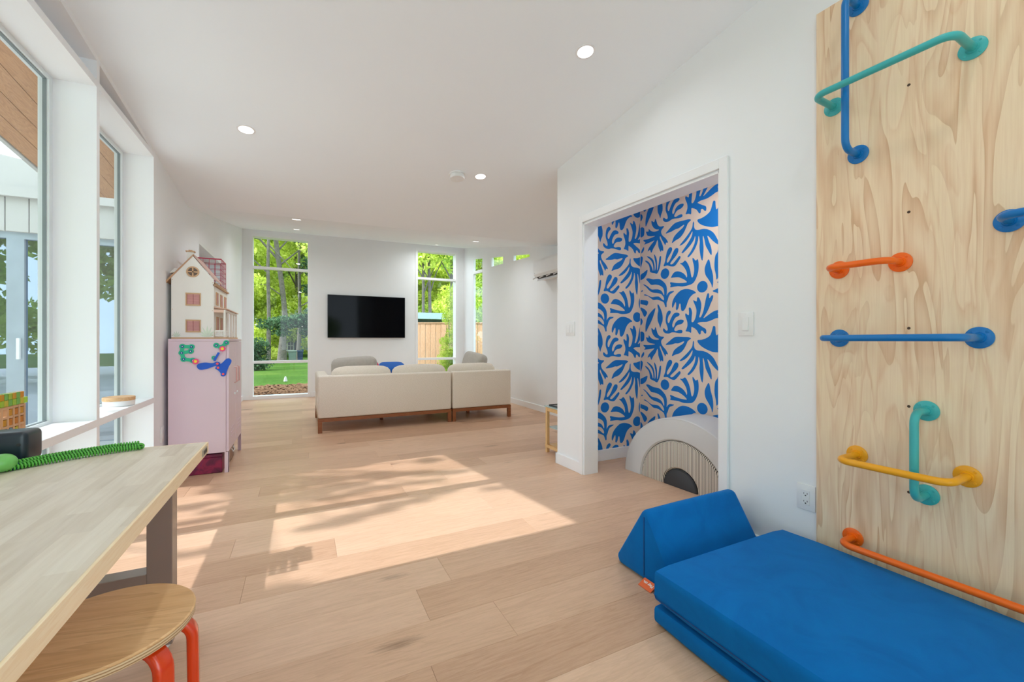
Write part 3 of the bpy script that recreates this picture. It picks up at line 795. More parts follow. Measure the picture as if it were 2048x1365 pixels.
m = MB(); m.lathe([(0.045, 0.0), (0.058, 0.0), (0.058, -0.002), (0.05, -0.004), (0.046, -0.003)], 36); m.build('trim_ring', M['trim'], t)
m = MB(); m.lathe([(0, -0.0025), (0.046, -0.0025), (0.046, -0.001), (0, -0.001)], 36); m.build('lens', M['lens'], t)
ld = bpy.data.lights.new('closet_fill_lamp', 'AREA'); ld.shape = 'DISK'; ld.size = 0.085; ld.energy = 3.0; ld.color = (0.95, 0.98, 1.0)
lo = bpy.data.objects.new('lamp', ld); C.objects.link(lo); lo.parent = t; lo.location = (0, 0, -0.006)
t = thing('smoke_detector', 'white round smoke detector on the ceiling beside a downlight', 'smoke detector', (1.236, 3.587, zc(1.236, 3.587) - 0.0005), rot=ceil_rot(1.236, 3.587))
m = MB(); m.lathe([(0, 0), (0.072, 0), (0.072, -0.008), (0.068, -0.010), (0, -0.010)], 40); m.build('base', M['white_plastic'], t)
m = MB(); m.lathe([(0, -0.0105), (0.062, -0.0105), (0.064, -0.016), (0.066, -0.034), (0.060, -0.043), (0.03, -0.046), (0, -0.046)], 40); m.build('housing', M['white_plastic'], t)
m = MB(); m.lathe([(0, -0.0465), (0.010, -0.0465), (0.010, -0.049), (0, -0.049)], 16); m.build('test_button', M['trim'], t)

# ------------------------------------------------------------------ blue foam couch: two slabs, wedge pillow
def foam(x0, x1, y0, y1, z0, z1, r=0.022, puff=0.006):
    bm = bmesh.new()
    bmesh.ops.create_cube(bm, size=1.0)
    for v in bm.verts:
        v.co = ((x0 + x1) / 2 + v.co.x * (x1 - x0), (y0 + y1) / 2 + v.co.y * (y1 - y0), (z0 + z1) / 2 + v.co.z * (z1 - z0))
    bmesh.ops.subdivide_edges(bm, edges=bm.edges[:], cuts=9, use_grid_fill=True)
    cx, cy, cz = (x0 + x1) / 2, (y0 + y1) / 2, (z0 + z1) / 2
    hx, hy, hz = (x1 - x0) / 2, (y1 - y0) / 2, (z1 - z0) / 2
    for v in bm.verts:
        p = Vector(((v.co.x - cx), (v.co.y - cy), (v.co.z - cz)))
        q = Vector((max(-hx + r, min(hx - r, p.x)), max(-hy + r, min(hy - r, p.y)), max(-hz + r, min(hz - r, p.z))))
        d = p - q
        if d.length > 1e-6: p = q + d.normalized() * r
        w = (1 - (p.x / hx) ** 2) * (1 - (p.y / hy) ** 2)
        p.z += puff * w * (1 if p.z > 0 else 0)
        v.co = Vector((cx, cy, cz)) + p
    return bm
MY0 = -0.44
t = thing('foam_mat', 'thick blue suede foam mat on top of a thinner one by plywood', 'foam mat', (1.63, 0.4, 0.083))
m = MB(); m.bm(foam(-0.415, 0.415, MY0 - 0.4, 0.83, 0.0, 0.135, 0.03, 0.005), True); m.build('cushion', M['velvet'], t)
z_ = MB(); z_.tube([(-0.4165, MY0 - 0.37, 0.028), (-0.4165, 0.80, 0.028), (-0.40, 0.8315, 0.028), (0.4, 0.8315, 0.028)], 0.0018, 6); z_.build('piping', M['velvet_seam'], t)
t = thing('foam_slab', 'thin blue suede foam base lying flat beneath the thick mat', 'foam mat', (1.63, 0.4, 0.001))
m = MB(); m.bm(foam(-0.415, 0.415, MY0 - 0.4, 0.828, 0.0, 0.08, 0.026, 0.0), True); m.build('cushion', M['velvet'], t)

t = thing('wedge_pillow', 'blue suede triangular wedge pillow standing behind the blue mat', 'pillow', (1.40, 1.46, 0.001), R(1.0))
def rounded_tri(pts, r, n=5):
    out = []
    for i in range(len(pts)):
        p = Vector(pts[i]); a = (Vector(pts[i - 1]) - p).normalized(); b = (Vector(pts[(i + 1) % len(pts)]) - p).normalized()
        h = a.angle(b) / 2; L = r / math.tan(h); c = p + (a + b).normalized() * (r / sin(h))
        s0 = p + a * L; s1 = p + b * L
        v0 = s0 - c; v1 = s1 - c
        for k in range(n + 1):
            q = v0.lerp(v1, k / n).normalized() * r
            out.append(tuple(c + q))
    return out
tri = rounded_tri([(0.212, 0.0), (-0.212, 0.0), (-0.0, 0.345)], 0.028)
bm = bmesh.new()
n = len(tri)
rings = []
for (x, k) in ((0.0, 0.90), (0.008, 0.965), (0.022, 1.0), (0.2, 1.008), (0.42, 1.008), (0.6, 1.0), (0.616, 0.965), (0.624, 0.90)):
    rings.append([bm.verts.new((x, p[0] * k, 0.125 + (p[1] - 0.125) * k if True else 0)) for p in tri])
for a, b in zip(rings[:-1], rings[1:]):
    for i in range(n):
        j = (i + 1) % n
        bm.faces.new((a[i], a[j], b[j], b[i]))
bm.faces.new(rings[0][::-1]); bm.faces.new(rings[-1])
zmin = min(v.co.z for v in bm.verts)
for v in bm.verts: v.co.z -= zmin
bmesh.ops.recalc_face_normals(bm, faces=bm.faces)
m = MB(); m.bm(bm, True); m.build('cushion', M['velvet'], t)
m = MB(); m.tube([(-0.0012, 0.0, 0.29), (-0.0015, 0.0, 0.15), (-0.0012, 0.0, 0.025)], 0.0022, 6); zp = m.build('zip', M['velvet_seam'], t)
# sewn tag with its lettering
tg = MB(); tm = Matrix.Translation((-0.027, -0.048, 0.0115)) @ Matrix.Rotation(R(-27), 4, 'Y') @ Matrix.Rotation(R(0), 4, 'Z')
tg.box(-0.023, 0.023, -0.037, 0.037, -0.0012, 0.0012, 0.0005, mat=tm)
tgo = tg.build('tag', M['tag_orange'], t)
def text_mesh(body, size):
    cu = bpy.data.curves.new('lettering', 'FONT'); cu.body = body; cu.size = size; cu.align_x = 'CENTER'; cu.align_y = 'CENTER'; cu.offset = 0.0006
    o = bpy.data.objects.new('tmp', cu); C.objects.link(o)
    dg = bpy.context.evaluated_depsgraph_get()
    me = bpy.data.meshes.new_from_object(o.evaluated_get(dg))
    bpy.data.objects.remove(o); bpy.data.curves.remove(cu)
    return me
me = text_mesh('Play on.', 0.0185); me.name = 'lettering'
me.transform(tm @ Matrix.Translation((0.004, 0, 0.0018)) @ Matrix.Rotation(R(90), 4, 'Z'))
me.materials.clear(); me.materials.append(M['print_white'])
lo = bpy.data.objects.new('lettering', me); C.objects.link(lo); lo.parent = tgo

# ------------------------------------------------------------------ foam arches in the closet
M['arch_white'] = simple('grey_white_vinyl', S(206, 204, 202), 0.6, 0.02, 3)
M['arch_dark'] = simple('charcoal_vinyl', S(52, 54, 58), 0.5, 0.04, 3)
def mk_stripe():
    t = NT('striped_canvas')
    tc = t.n.new('ShaderNodeTexCoord'); sp = t.n.new('ShaderNodeSeparateXYZ')
    t.link(tc.outputs['Object'], sp.inputs[0])
    f = t.math('FRACT', t.math('MULTIPLY', sp.outputs['Y'], 1 / 0.0115))
    wob = t.noise(tc.outputs['Object'], 40, 2)
    t.col(t.ramp(t.math('ADD', f, t.math('MULTIPLY', wob, 0.03)), [(0.0, S(62, 58, 54)), (0.30, S(62, 58, 54)), (0.36, S(222, 212, 198)), (0.96, S(222, 212, 198)), (1.0, S(62, 58, 54))]))
    t.set(Roughness=0.8)
    return t.m
M['arch_stripe'] = mk_stripe()
def arch(label, ro, ri, mat, depth=0.33, kz=0.93):
    t = thing('foam_arch' if ri else 'foam_half_round', label, 'foam block', (2.505, 2.253, 0.001), R(3.5), 'nested foam arches in the closet')
    n = 36; bm = bmesh.new(); b = 0.012
    rings = []
    prof = [(0.0, ro - b), (0.004, ro - 0.004), (b, ro), (depth - b, ro), (depth, ro - b)]
    if ri: prof += [(depth, ri + b), (depth - b, ri), (b, ri), (0.0, ri + b)]
    else: prof += [(depth, 0.0), (0.0, 0.0)]
    for k in range(n + 1):
        a = pi * k / n
        rings.append([bm.verts.new((x, r * cos(a), r * sin(a) * kz)) for x, r in prof])
    q = len(prof)
    for A, B in zip(rings[:-1], rings[1:]):
        for i in range(q):
            j = (i + 1) % q
            try: bm.faces.new((A[i], A[j], B[j], B[i]))
            except ValueError: pass
    try:
        bm.faces.new(rings[0]); bm.faces.new(rings[-1][::-1])
    except ValueError: pass
    bmesh.ops.remove_doubles(bm, verts=bm.verts, dist=1e-5)
    bmesh.ops.recalc_face_normals(bm, faces=bm.faces)
    m = MB(); m.bm(bm, True); m.build('cushion', mat, t)
    sm = MB(); sm.tube([(0.001, (ro - b - 0.001) * cos(pi * k / 36), (ro - b - 0.001) * sin(pi * k / 36) * kz + 0.003) for k in range(37)], 0.002, 6)
    sm.build('piping', mat, t)
arch('large pale grey foam arch, outermost of the nest in the closet', 0.556, 0.3735, M['arch_white'])
arch('black and cream striped foam arch inside the grey arch', 0.369, 0.152, M['arch_stripe'])
arch('charcoal half-round foam block at the centre of the arches', 0.148, 0.0, M['arch_dark'])

# ------------------------------------------------------------------ desk, stool
def mk_butcher():
    t = NT('butcher_block_beech')
    tc = t.n.new('ShaderNodeTexCoord'); mp = t.n.new('ShaderNodeMapping'); mp.inputs['Rotation'].default_value = (0, 0, R(90))
    t.link(tc.outputs['Object'], mp.inputs['Vector'])
    br = t.n.new('ShaderNodeTexBrick')
    for k, v in (('Scale', 1.0), ('Brick Width', 0.31), ('Row Height', 0.042), ('Mortar Size', 0.0)): br.inputs[k].default_value = v
    br.inputs['Color1'].default_value = (0, 0, 0, 1); br.inputs['Color2'].default_value = (1, 1, 1, 1)
    br.offset = 0.41
    t.link(mp.outputs[0], br.inputs['Vector'])
    v = t.coords((9, 0.8, 9))
    n2 = t.noise(v, 6.0, 4, 0.6, 0.4)
    c = t.ramp(br.outputs['Color'], [(0.0, S(208, 194, 174)), (0.5, S(224, 212, 194)), (0.8, S(230, 220, 204)), (1.0, S(194, 178, 158))])
    c = t.mix(c, t.ramp(n2, [(0.35, S(202, 184, 160)), (0.65, S(230, 218, 200))]), 0.4)
    t.col(c); t.set(Roughness=0.38)
    t.b.inputs['Specular IOR Level'].default_value = 0.5
    t.bump(n2, 0.04, 0.001)
    return t.m
M['desk'] = mk_butcher()
M['desk_edge'] = wood('desk_edge_birch', (S(250, 230, 196), S(246, 220, 180), S(238, 206, 160)), (9, 0.7, 9), 0.45)
M['desk_leg'] = simple('taupe_lacquer', S(140, 124, 114), 0.16, 0.02, 4, spec=0.6)
DX0, DX1, DY0, DY1 = -0.945, -0.317, 0.33, 1.945
t = thing('desk', 'pale butcher-block desk with taupe frame legs under the left windows', 'desk', ((DX0 + DX1) / 2, (DY0 + DY1) / 2, 0))
ox, oy = (DX0 + DX1) / 2, (DY0 + DY1) / 2
m = MB(); m.box(DX0 - ox, DX1 - 0.006 - ox, DY0 - oy, DY1 - 0.006 - oy, 0.676, 0.716, 0.0015); top = m.build('desk_top', M['desk'], t)
m = MB(); m.box(DX1 - 0.006 - ox, DX1 - ox, DY0 - oy, DY1 - oy, 0.676, 0.7155, 0.001); m.build('edge_band', M['desk_edge'], t)
m = MB(); m.box(DX0 - ox, DX1 - 0.006 - ox, DY1 - 0.006 - oy, DY1 - oy, 0.676, 0.7155, 0.001); m.build('edge_band', M['desk_edge'], t)
m = MB(); m.box(DX1 - ox, DX1 + 0.003 - ox, 1.83 - oy, 1.905 - oy, 0.684, 0.708, 0.001); pl = m.build('edge_plate', simple('brushed_plate', S(190, 186, 176), 0.35, 0.04, 20, metallic=0.7), t)
m = MB()
for k in range(5): m.box(DX1 + 0.003 - ox, DX1 + 0.0036 - ox, 1.845 + k * 0.012 - oy, 1.850 + k * 0.012 - oy, 0.690, 0.703)
m.build('slots', M['dark_slot'], pl, kind='stuff')
for (ya, yb) in ((1.878, 1.945), (0.36, 0.427)):
    for (xa, xb) in ((-0.484, -0.412), (-0.92, -0.848)):
        m = MB(); m.box(xa - ox, xb - ox, ya - oy, yb - oy, 0.022, 0.676, 0.002); lg = m.build('leg', M['desk_leg'], t)
        m = MB(); m.lathe([(0, 0.0), (0.022, 0.0), (0.024, 0.004), (0.024, 0.018), (0.03, 0.0219), (0, 0.0219)], 20, Matrix.Translation(((xa + xb) / 2 - ox, (ya + yb) / 2 - oy, 0))); m.build('foot_glide', M['alu'], lg)
    m = MB(); m.box(-0.848 - ox, -0.484 - ox, ya - oy, yb - oy, 0.215, 0.285, 0.002); m.build('stretcher', M['desk_leg'], t)
for (xa, xb) in ((-0.90, -0.868),):
    m = MB(); m.box(xa - ox, xb - ox, 0.427 - oy, 1.878 - oy, 0.60, 0.67, 0.002); m.build('rail', M['desk_leg'], t)

M['stool_seat'] = wood('pine_seat', (S(236, 196, 146), S(224, 178, 124), S(192, 142, 96)), (0.8, 6.5, 6.5), 0.42, 0, 7.0, 1.0)
M['stool_edge'] = None
def mk_plyedge():
    t = NT('birch_ply_edge')
    tc = t.n.new('ShaderNodeTexCoord'); sp = t.n.new('ShaderNodeSeparateXYZ'); t.link(tc.outputs['Object'], sp.inputs[0])
    f = t.math('FRACT', t.math('MULTIPLY', sp.outputs['Z'], 1 / 0.0062))
    nz = t.noise(tc.outputs['Object'], 60, 2)
    t.col(t.ramp(t.math('ADD', f, t.math('MULTIPLY', nz, 0.2)), [(0.0, S(226, 204, 168)), (0.5, S(220, 192, 150)), (0.6, S(160, 124, 86)), (0.9, S(170, 134, 94)), (1.0, S(226, 204, 168))]))
    t.set(Roughness=0.5); return t.m
M['stool_edge'] = mk_plyedge()
M['stool_leg'] = simple('orange_red_lacquer', S(216, 62, 14), 0.22, 0.03, 4, coat=0.4)
SX, SY, SR, SZ = -0.408, 1.275, 0.172, 0.45
t = thing('stool', 'round wooden stool with bent orange-red legs beside the desk', 'stool', (SX, SY, 0.0), R(-12))
m = MB(); m.lathe([(0, -0.003), (SR - 0.003, -0.003), (SR, -0.006), (SR - 0.001, -0.009), (0, -0.009)], 64, Matrix.Translation((0, 0, SZ + 0.003))); m.build('seat', M['stool_seat'], t)
m = MB(); m.lathe([(0, 0.0), (SR - 0.004, 0.0), (SR - 0.001, 0.004), (SR - 0.001, 0.0175), (0, 0.0175)], 64, Matrix.Translation((0, 0, SZ - 0.0238))); m.build('seat_core', M['stool_edge'], t)
for a in (18, -24, 155, 198):
    zt_ = SZ - 0.0242; th = 0.024; r_out = SR + 0.006; br_ = 0.058
    outer = [(0.03, zt_)] + [(r_out - br_ + br_ * sin(R(k * 15)), zt_ - br_ + br_ * cos(R(k * 15))) for k in range(7)] + [(r_out + 0.006, 0.0)]
    inner = [(r_out + 0.006 - th, 0.0)] + [(r_out - br_ + (br_ - th) * sin(R(k * 15)), zt_ - br_ + (br_ - th) * cos(R(k * 15))) for k in range(6, -1, -1)] + [(0.03, zt_ - th)]
    poly = outer + inner
    bm = bmesh.new()
    va = [bm.verts.new((p[0], -0.02, p[1])) for p in poly]; vb = [bm.verts.new((p[0], 0.02, p[1])) for p in poly]
    no = len(outer)
    N = len(poly)
    for i in range(no - 1):      # quads across the band keep the bevel clean
        bm.faces.new((va[i], va[i + 1], va[N - 2 - i], va[N - 1 - i]))
        bm.faces.new((vb[i + 1], vb[i], vb[N - 1 - i], vb[N - 2 - i]))
    for i in range(N):
        j = (i + 1) % N
        bm.faces.new((va[j], va[i], vb[i], vb[j]))
    bmesh.ops.recalc_face_normals(bm, faces=bm.faces)
    long_e = [e for e in bm.edges if abs(e.verts[0].co.y - e.verts[1].co.y) < 1e-6 and len(e.link_faces) == 2 and e.calc_face_angle(0) > 1.0]
    bmesh.ops.bevel(bm, geom=long_e, offset=0.0095, segments=4, profile=0.5, affect='EDGES')
    m = MB(); m.bm(bm, True, Matrix.Rotation(R(a), 4, 'Z')); m.build('leg', M['stool_leg'], t)

# ------------------------------------------------------------------ things on the desk and the sill
M['phone_black'] = simple('blue_black_plastic', S(30, 42, 50), 0.3, 0.05, 6)
M['green_plastic'] = simple('green_plastic', S(112, 186, 92), 0.35, 0.04, 6)
M['cord_green'] = simple('green_cord', S(88, 172, 64), 0.4, 0.05, 9)
M['navy_plastic'] = simple('navy_plastic', S(24, 66, 112), 0.35, 0.04, 6)
DT = 0.7165
t = thing('toy_telephone_base', 'blue-black plastic box with rounded corner on the desk', 'toy telephone', (-0.845, 1.885, DT))
m = MB(); m.box(-0.09, 0.083, -0.05, 0.05, 0.0, 0.1, 0.016, 4); m.build('body', M['phone_black'], t)
m = MB(); m.lathe([(0, 0.0008), (0.0045, 0.0008), (0.0052, 0.0), (0, -0.001)], 14, Matrix.Translation((0.066, -0.0502, 0.062)) @ Matrix.Rotation(R(90), 4, 'X')); m.build('socket', M['dark_slot'], t)
t = thing('toy_handset', 'green and navy toy telephone handset lying on the desk', 'toy telephone', (-0.752, 1.762, DT + 0.0005), R(96))
m = MB(); m.ell((0.0, 0.028, 0.026), (0.034, 0.030, 0.026), u=20, v=12); m.box(-0.022, 0.022, 0.03, 0.2, 0.016, 0.05, 0.012, 4); m.build('receiver', M['green_plastic'], t)
m = MB(); m.lathe([(0, 0), (0.026, 0), (0.03, 0.006), (0.03, 0.018), (0, 0.02)], 24, Matrix.Translation((0.032, 0.02, 0.0))); m.build('earpiece', M['navy_plastic'], t)
path = [(-0.775, 1.755), (-0.755, 1.77), (-0.72, 1.80), (-0.68, 1.828), (-0.63, 1.86), (-0.57, 1.888), (-0.525, 1.9), (-0.508, 1.905), (-0.512, 1.921), (-0.535, 1.923), (-0.58, 1.912), (-0.635, 1.88), (-0.685, 1.852), (-0.725, 1.818), (-0.752, 1.79), (-0.775, 1.778)]
def catmull(pts, k):
    out = []
    for i in range(len(pts) - 1):
        p0 = np.array(pts[max(i - 1, 0)]); p1 = np.array(pts[i]); p2 = np.array(pts[i + 1]); p3 = np.array(pts[min(i + 2, len(pts) - 1)])
        for q in range(k):
            u = q / k
            out.append(0.5 * (2 * p1 + (p2 - p0) * u + (2 * p0 - 5 * p1 + 4 * p2 - p3) * u * u + (3 * p1 - p0 - 3 * p2 + p3) * u ** 3))
    out.append(np.array(pts[-1])); return out
cl = catmull(path, 24)
hel = []; acc = 0.0; RC = 0.0082
for i, p in enumerate(cl):
    d = cl[min(i + 1, len(cl) - 1)] - cl[max(i - 1, 0)]; L = np.linalg.norm(d); d = d / max(L, 1e-9)
    seg = np.linalg.norm(cl[i] - cl[i - 1]) if i else 0.0
    steps = max(1, int(seg / 0.0004))
    for q in range(steps):
        f = (q + 1) / steps
        c = cl[i - 1] * (1 - f) + cl[i] * f if i else p
        ph = (acc + seg * f) / 0.0074 * 2 * pi
        over = 0.0075 if i > len(cl) * 0.55 else 0.0
        hel.append((c[0] - d[1] * RC * cos(ph), c[1] + d[0] * RC * cos(ph), RC + 0.002 + over + RC * sin(ph)))
    acc += seg
t = thing('coiled_cord', 'looped green coiled telephone cord across the desk top', 'cord', (0, 0, DT))
m = MB(); m.tube(hel, 0.0024, 6); m.build('coil', M['cord_green'], t)
m = MB(); m.tube([(p[0], p[1], RC + 0.002 + (0.0075 if i > len(cl) * 0.55 else 0)) for i, p in enumerate(cl)], 0.0046, 8); m.build('cord_core', simple('green_cord_dark', S(62, 134, 46), 0.5), t)

# wooden lattice with translucent cubes, on the sill
M['lattice'] = simple('lattice_wood', S(200, 156, 116), 0.55, 0.06, 12)
def acrylic(name, c):
    t = NT(name)
    t.col(c); t.set(Roughness=0.12)
    t.b.inputs['Transmission Weight'].default_value = 0.55
    t.b.inputs['IOR'].default_value = 1.3
    nz = t.noise(t.coords(), 20, 2)
    t.link(t.ramp(nz, [(0, (0.10, 0.10, 0.10, 1)), (1, (0.16, 0.16, 0.16, 1))]), t.b.inputs['Roughness'])
    return t.m
AC = {'amber': acrylic('amber_acrylic', S(250, 178, 22)), 'lime': acrylic('lime_acrylic', S(196, 232, 64)), 'green': acrylic('green_acrylic', S(140, 214, 92)),
      'yellow': acrylic('yellow_acrylic', S(246, 224, 70)), 'blue': acrylic('pale_blue_acrylic', S(150, 204, 226)), 'orange': acrylic('orange_acrylic', S(248, 150, 24))}
LX = -1.055; LY1 = 2.497; cell = 0.0375
t = thing('wooden_lattice', 'small wooden lattice frame holding coloured cubes on the window sill', 'toy', (LX, LY1, SILL + 0.0005))
nc, nr = 6, 4
m = MB()
for k in range(nc + 1): m.box(-0.014, 0.014, -k * cell - 0.005, -k * cell + 0.005, 0, nr * cell + 0.01)
m.build('uprights', M['lattice'], t)
m = MB()
for k in range(nr + 1): m.box(-0.013, 0.013, -nc * cell, 0.0, k * cell, k * cell + 0.009)
m.build('shelves', M['lattice'], t)
cubes = {}
def cube(color, y, z, label):
    if color not in cubes:
        o = MB().box(-0.0125, 0.0125, -0.0125, 0.0125, 0, 0.025, 0.0012).build('translucent_cube', AC[color]); cubes[color] = o
    else:
        o = cubes[color].copy(); C.objects.link(o)
    o.location = (LX, y, z)
    tag(o, label, 'toy cube', 'translucent cubes of the sill toy')
ordn = ['first', 'second', 'third', 'fourth', 'fifth', 'sixth', 'seventh']
ztop = SILL + 0.0005 + nr * cell + 0.0105
seq = ['lime', 'yellow', 'green', 'lime', 'green', 'yellow', 'lime']
for k, c in enumerate(seq):
    cube(c, LY1 + 0.012 - k * 0.0262, ztop, 'translucent %s cube in the lower row on the wooden lattice, %s from the far end' % (c, ordn[k]))
seq = ['orange', 'green', 'amber', 'lime', 'green', 'amber']
for k, c in enumerate(seq):
    cube(c, LY1 - 0.0142 - k * 0.0262, ztop + 0.0256, 'translucent %s cube in the topmost row above the lattice, %s from the far end' % (c, ordn[k]))
grid = [(0, 2, 'orange'), (1, 2, 'orange'), (2, 2, 'orange'), (3, 2, 'amber'), (1, 1, 'yellow'), (2, 1, 'blue'), (0, 0, 'blue'), (2, 0, 'blue'), (3, 1, 'lime'), (0, 3, 'amber'), (1, 3, 'orange'), (2, 3, 'amber')]
cn = ['bottom', 'second lowest', 'second highest', 'top']
for c_, r_, col in grid:
    cube(col, LY1 - (c_ + 0.5) * cell, SILL + 0.0005 + r_ * cell + 0.0095, '%s cube inside the wooden lattice, %s shelf, %s bay from the far end' % (col, cn[r_], ordn[c_]))

t = thing('lidded_pot', 'low round white pot with wooden lid on the far window sill', 'pot', (-1.062, 3.585, SILL + 0.0005))
m = MB(); m.lathe([(0, 0), (0.073, 0), (0.078, 0.004), (0.08, 0.034), (0.0, 0.034)], 40); m.build('body', M['white_plastic'], t)
m = MB(); m.lathe([(0, 0.0345), (0.0805, 0.0345), (0.081, 0.055), (0.078, 0.058), (0, 0.058)], 40); m.build('lid', wood('lid_wood', (S(222, 184, 140), S(204, 160, 114), S(180, 136, 92)), (1, 8, 8), 0.5), t)

# ------------------------------------------------------------------ pink locker, what is under and on it
M['pink'] = simple('powder_pink_steel', S(220, 198, 210), 0.33, 0.015, 3)
M['pink_dark'] = simple('locker_shadow_gap', S(120, 96, 100), 0.6)
LX0, LX1, LYa, LYb, LZ0, LZ1 = -0.95, -0.546, 4.203, 5.013, 0.17, 1.112
t = thing('locker', 'powder pink steel locker with two doors on legs by left wall', 'locker', ((LX0 + LX1) / 2, (LYa + LYb) / 2, 0))
cx_, cy_ = (LX0 + LX1) / 2, (LYa + LYb) / 2
hx, hy = (LX1 - LX0) / 2, (LYb - LYa) / 2
m = MB(); m.box(-hx, hx - 0.02, -hy, hy, LZ0, LZ1 - 0.02, 0.002); m.build('body', M['pink'], t)
m = MB(); m.box(-hx, hx, -hy, hy, LZ1 - 0.0195, LZ1, 0.003); m.build('top', M['pink'], t)
for k in range(2):
    ya = -hy + 0.004 + k * (hy + 0.0); yb = ya + hy - 0.008
    m = MB(); m.box(hx - 0.019, hx, ya, yb, LZ0 + 0.004, LZ1 - 0.024, 0.002); d = m.build('door', M['pink'], t)
    hy_ = yb - 0.075 if k == 0 else ya + 0.075
    m = MB(); m.tube([(hx, hy_, 0.72), (hx + 0.018, hy_, 0.725), (hx + 0.018, hy_, 0.855), (hx, hy_, 0.86)], 0.005, 8); m.build('handle', simple('rose_handle', S(220, 168, 164), 0.3), d)
    m = MB(); m.lathe([(0, 0.010), (0.009, 0.010), (0.011, 0.0), (0, 0.0)], 16, Matrix.Translation((hx, hy_, 0.62)) @ Matrix.Rotation(R(90), 4, 'Y')); m.build('lock', M['alu'], d)
    vm = MB()
    for q in range(3): vm.box(hx, hx + 0.004, (ya + yb) / 2 - 0.09, (ya + yb) / 2 + 0.09, 0.27 + q * 0.035, 0.278 + q * 0.035, 0.001)
    vm.build('vents', M['pink'], d)
for sx in (-1, 1):
    for sy in (-1, 1):
        m = MB(); x0 = hx - 0.03 if sx > 0 else -hx; y0 = hy - 0.03 if sy > 0 else -hy
        m.box(x0, x0 + 0.03, (y0 if sy < 0 else y0 + 0.026), (y0 + 0.004 if sy < 0 else y0 + 0.03), 0.0, LZ0)
        m.box((x0 + 0.026 if sx > 0 else x0), (x0 + 0.03 if sx > 0 else x0 + 0.004), y0, y0 + 0.03, 0.0, LZ0)
        m.build('leg', M['pink'], t)
def mk_galaxy():
    t = NT('plum_patterned_box'); n = t.noise(t.coords(), 9, 4, 0.6, 1.0)
    t.col(t.ramp(n, [(0.3, S(48, 10, 34)), (0.5, S(108, 16, 62)), (0.62, S(148, 30, 70)), (0.75, S(86, 20, 92))])); t.set(Roughness=0.5); return t.m
M['plum'] = mk_galaxy()
t = thing('storage_box', 'plum patterned storage box pushed under the pink locker', 'box', (-0.76, 4.33, 0.001))
m = MB(); m.box(-0.15, 0.165, -0.11, 0.11, 0, 0.13, 0.004); m.build('body', M['plum'], t)
m = MB(); m.box(-0.153, 0.168, -0.113, 0.113, 0.1305, 0.158, 0.004); m.build('lid', M['plum'], t)
t = thing('storage_basket', 'small brown and cream bin under the locker doors', 'box', (-0.66, 4.66, 0.001))
M['bin'] = simple('brown_bin', S(150, 122, 104), 0.6, 0.15, 9)
m = MB(); m.box(-0.08, 0.08, -0.13, 0.13, 0, 0.14, 0.012, 3); m.build('body', M['bin'], t)
m = MB(); m.tube([(0.081, -0.05, 0.11), (0.094, -0.045, 0.08), (0.094, 0.045, 0.08), (0.081, 0.05, 0.11)], 0.005, 8); m.build('handle', M['white_plastic'], t)

# magnetic construction toys on the locker side (plane y = LYa)
M['mg_green'] = simple('magnet_green', S(34, 186, 142), 0.4); M['mg_navy'] = simple('magnet_navy', S(18, 92, 142), 0.4)
M['mg_blue'] = simple('magnet_blue', S(0, 84, 200), 0.4); M['mg_pink'] = simple('magnet_pink', S(236, 64, 132), 0.4); M['mg_yellow'] = simple('magnet_yellow', S(250, 214, 60), 0.4); M['mg_coral'] = simple('magnet_coral', S(240, 84, 96), 0.4)
def disc(mb, x, z, r, y0, y1, n=18):
    mb.lathe([(0, 0), (r, 0), (r, y1 - y0 - 0.001), (r - 0.001, y1 - y0), (0, y1 - y0)], n, Matrix.Translation((x, -y0, z)) @ Matrix.Rotation(R(90), 4, 'X'))
def capsule(mb, a, b, w, y0, y1):
    d = Vector((b[0] - a[0], b[1] - a[1])); L = d.length; an = math.atan2(d.y, d.x)
    mb.box(0, L, -(y1), -(y0), -w / 2, w / 2, mat=Matrix.Translation((a[0], 0, a[1])) @ Matrix.Rotation(-an, 4, 'Y'))
def magnet(name, label, cx, cz): return thing(name, label, 'toy magnet', (cx, LYa - 0.0005, cz), 0, 'construction magnets on the locker side')
def rel(pts, cx, cz): return [(p[0] - cx, p[1] - cz) for p in pts]
def link_plate(label, nodes, segs, cx, cz, r=0.021):
    t = magnet('magnet_link', label, cx, cz); N = rel(nodes, cx, cz)
    m = MB()
    for p in N: disc(m, p[0], p[1], r, 0, 0.008)
    for a, b in segs: capsule(m, N[a], N[b], r * 1.25, 0, 0.0075)
    m.build('plate', M['mg_green'], t)
    for p in N:
        q = MB(); disc(q, p[0], p[1], r * 0.52, 0.0082, 0.011); h = q.build('hub', M['mg_navy'], t)
        q = MB(); disc(q, p[0], p[1], r * 0.18, 0.0112, 0.0118, 10); q.build('hub_dot', M['white_plastic'], h)
link_plate('green zigzag magnet chain at the left of the locker side', [(-0.856, 1.05), (-0.797, 1.047), (-0.861, 0.999), (-0.803, 1.011), (-0.848, 0.948), (-0.79, 0.938)], [(0, 1), (0, 2), (1, 3), (2, 3), (2, 4), (4, 5)], -0.83, 1.0)
link_plate('green magnet link with two hubs in the upper corner of locker side', [(-0.632, 1.058), (-0.598, 1.04), (-0.563, 1.080)], [(0, 1), (1, 2)], -0.6, 1.055)
link_plate('single small green magnet behind the blue bar magnet', [(-0.648, 0.955)], [], -0.648, 0.955, 0.017)
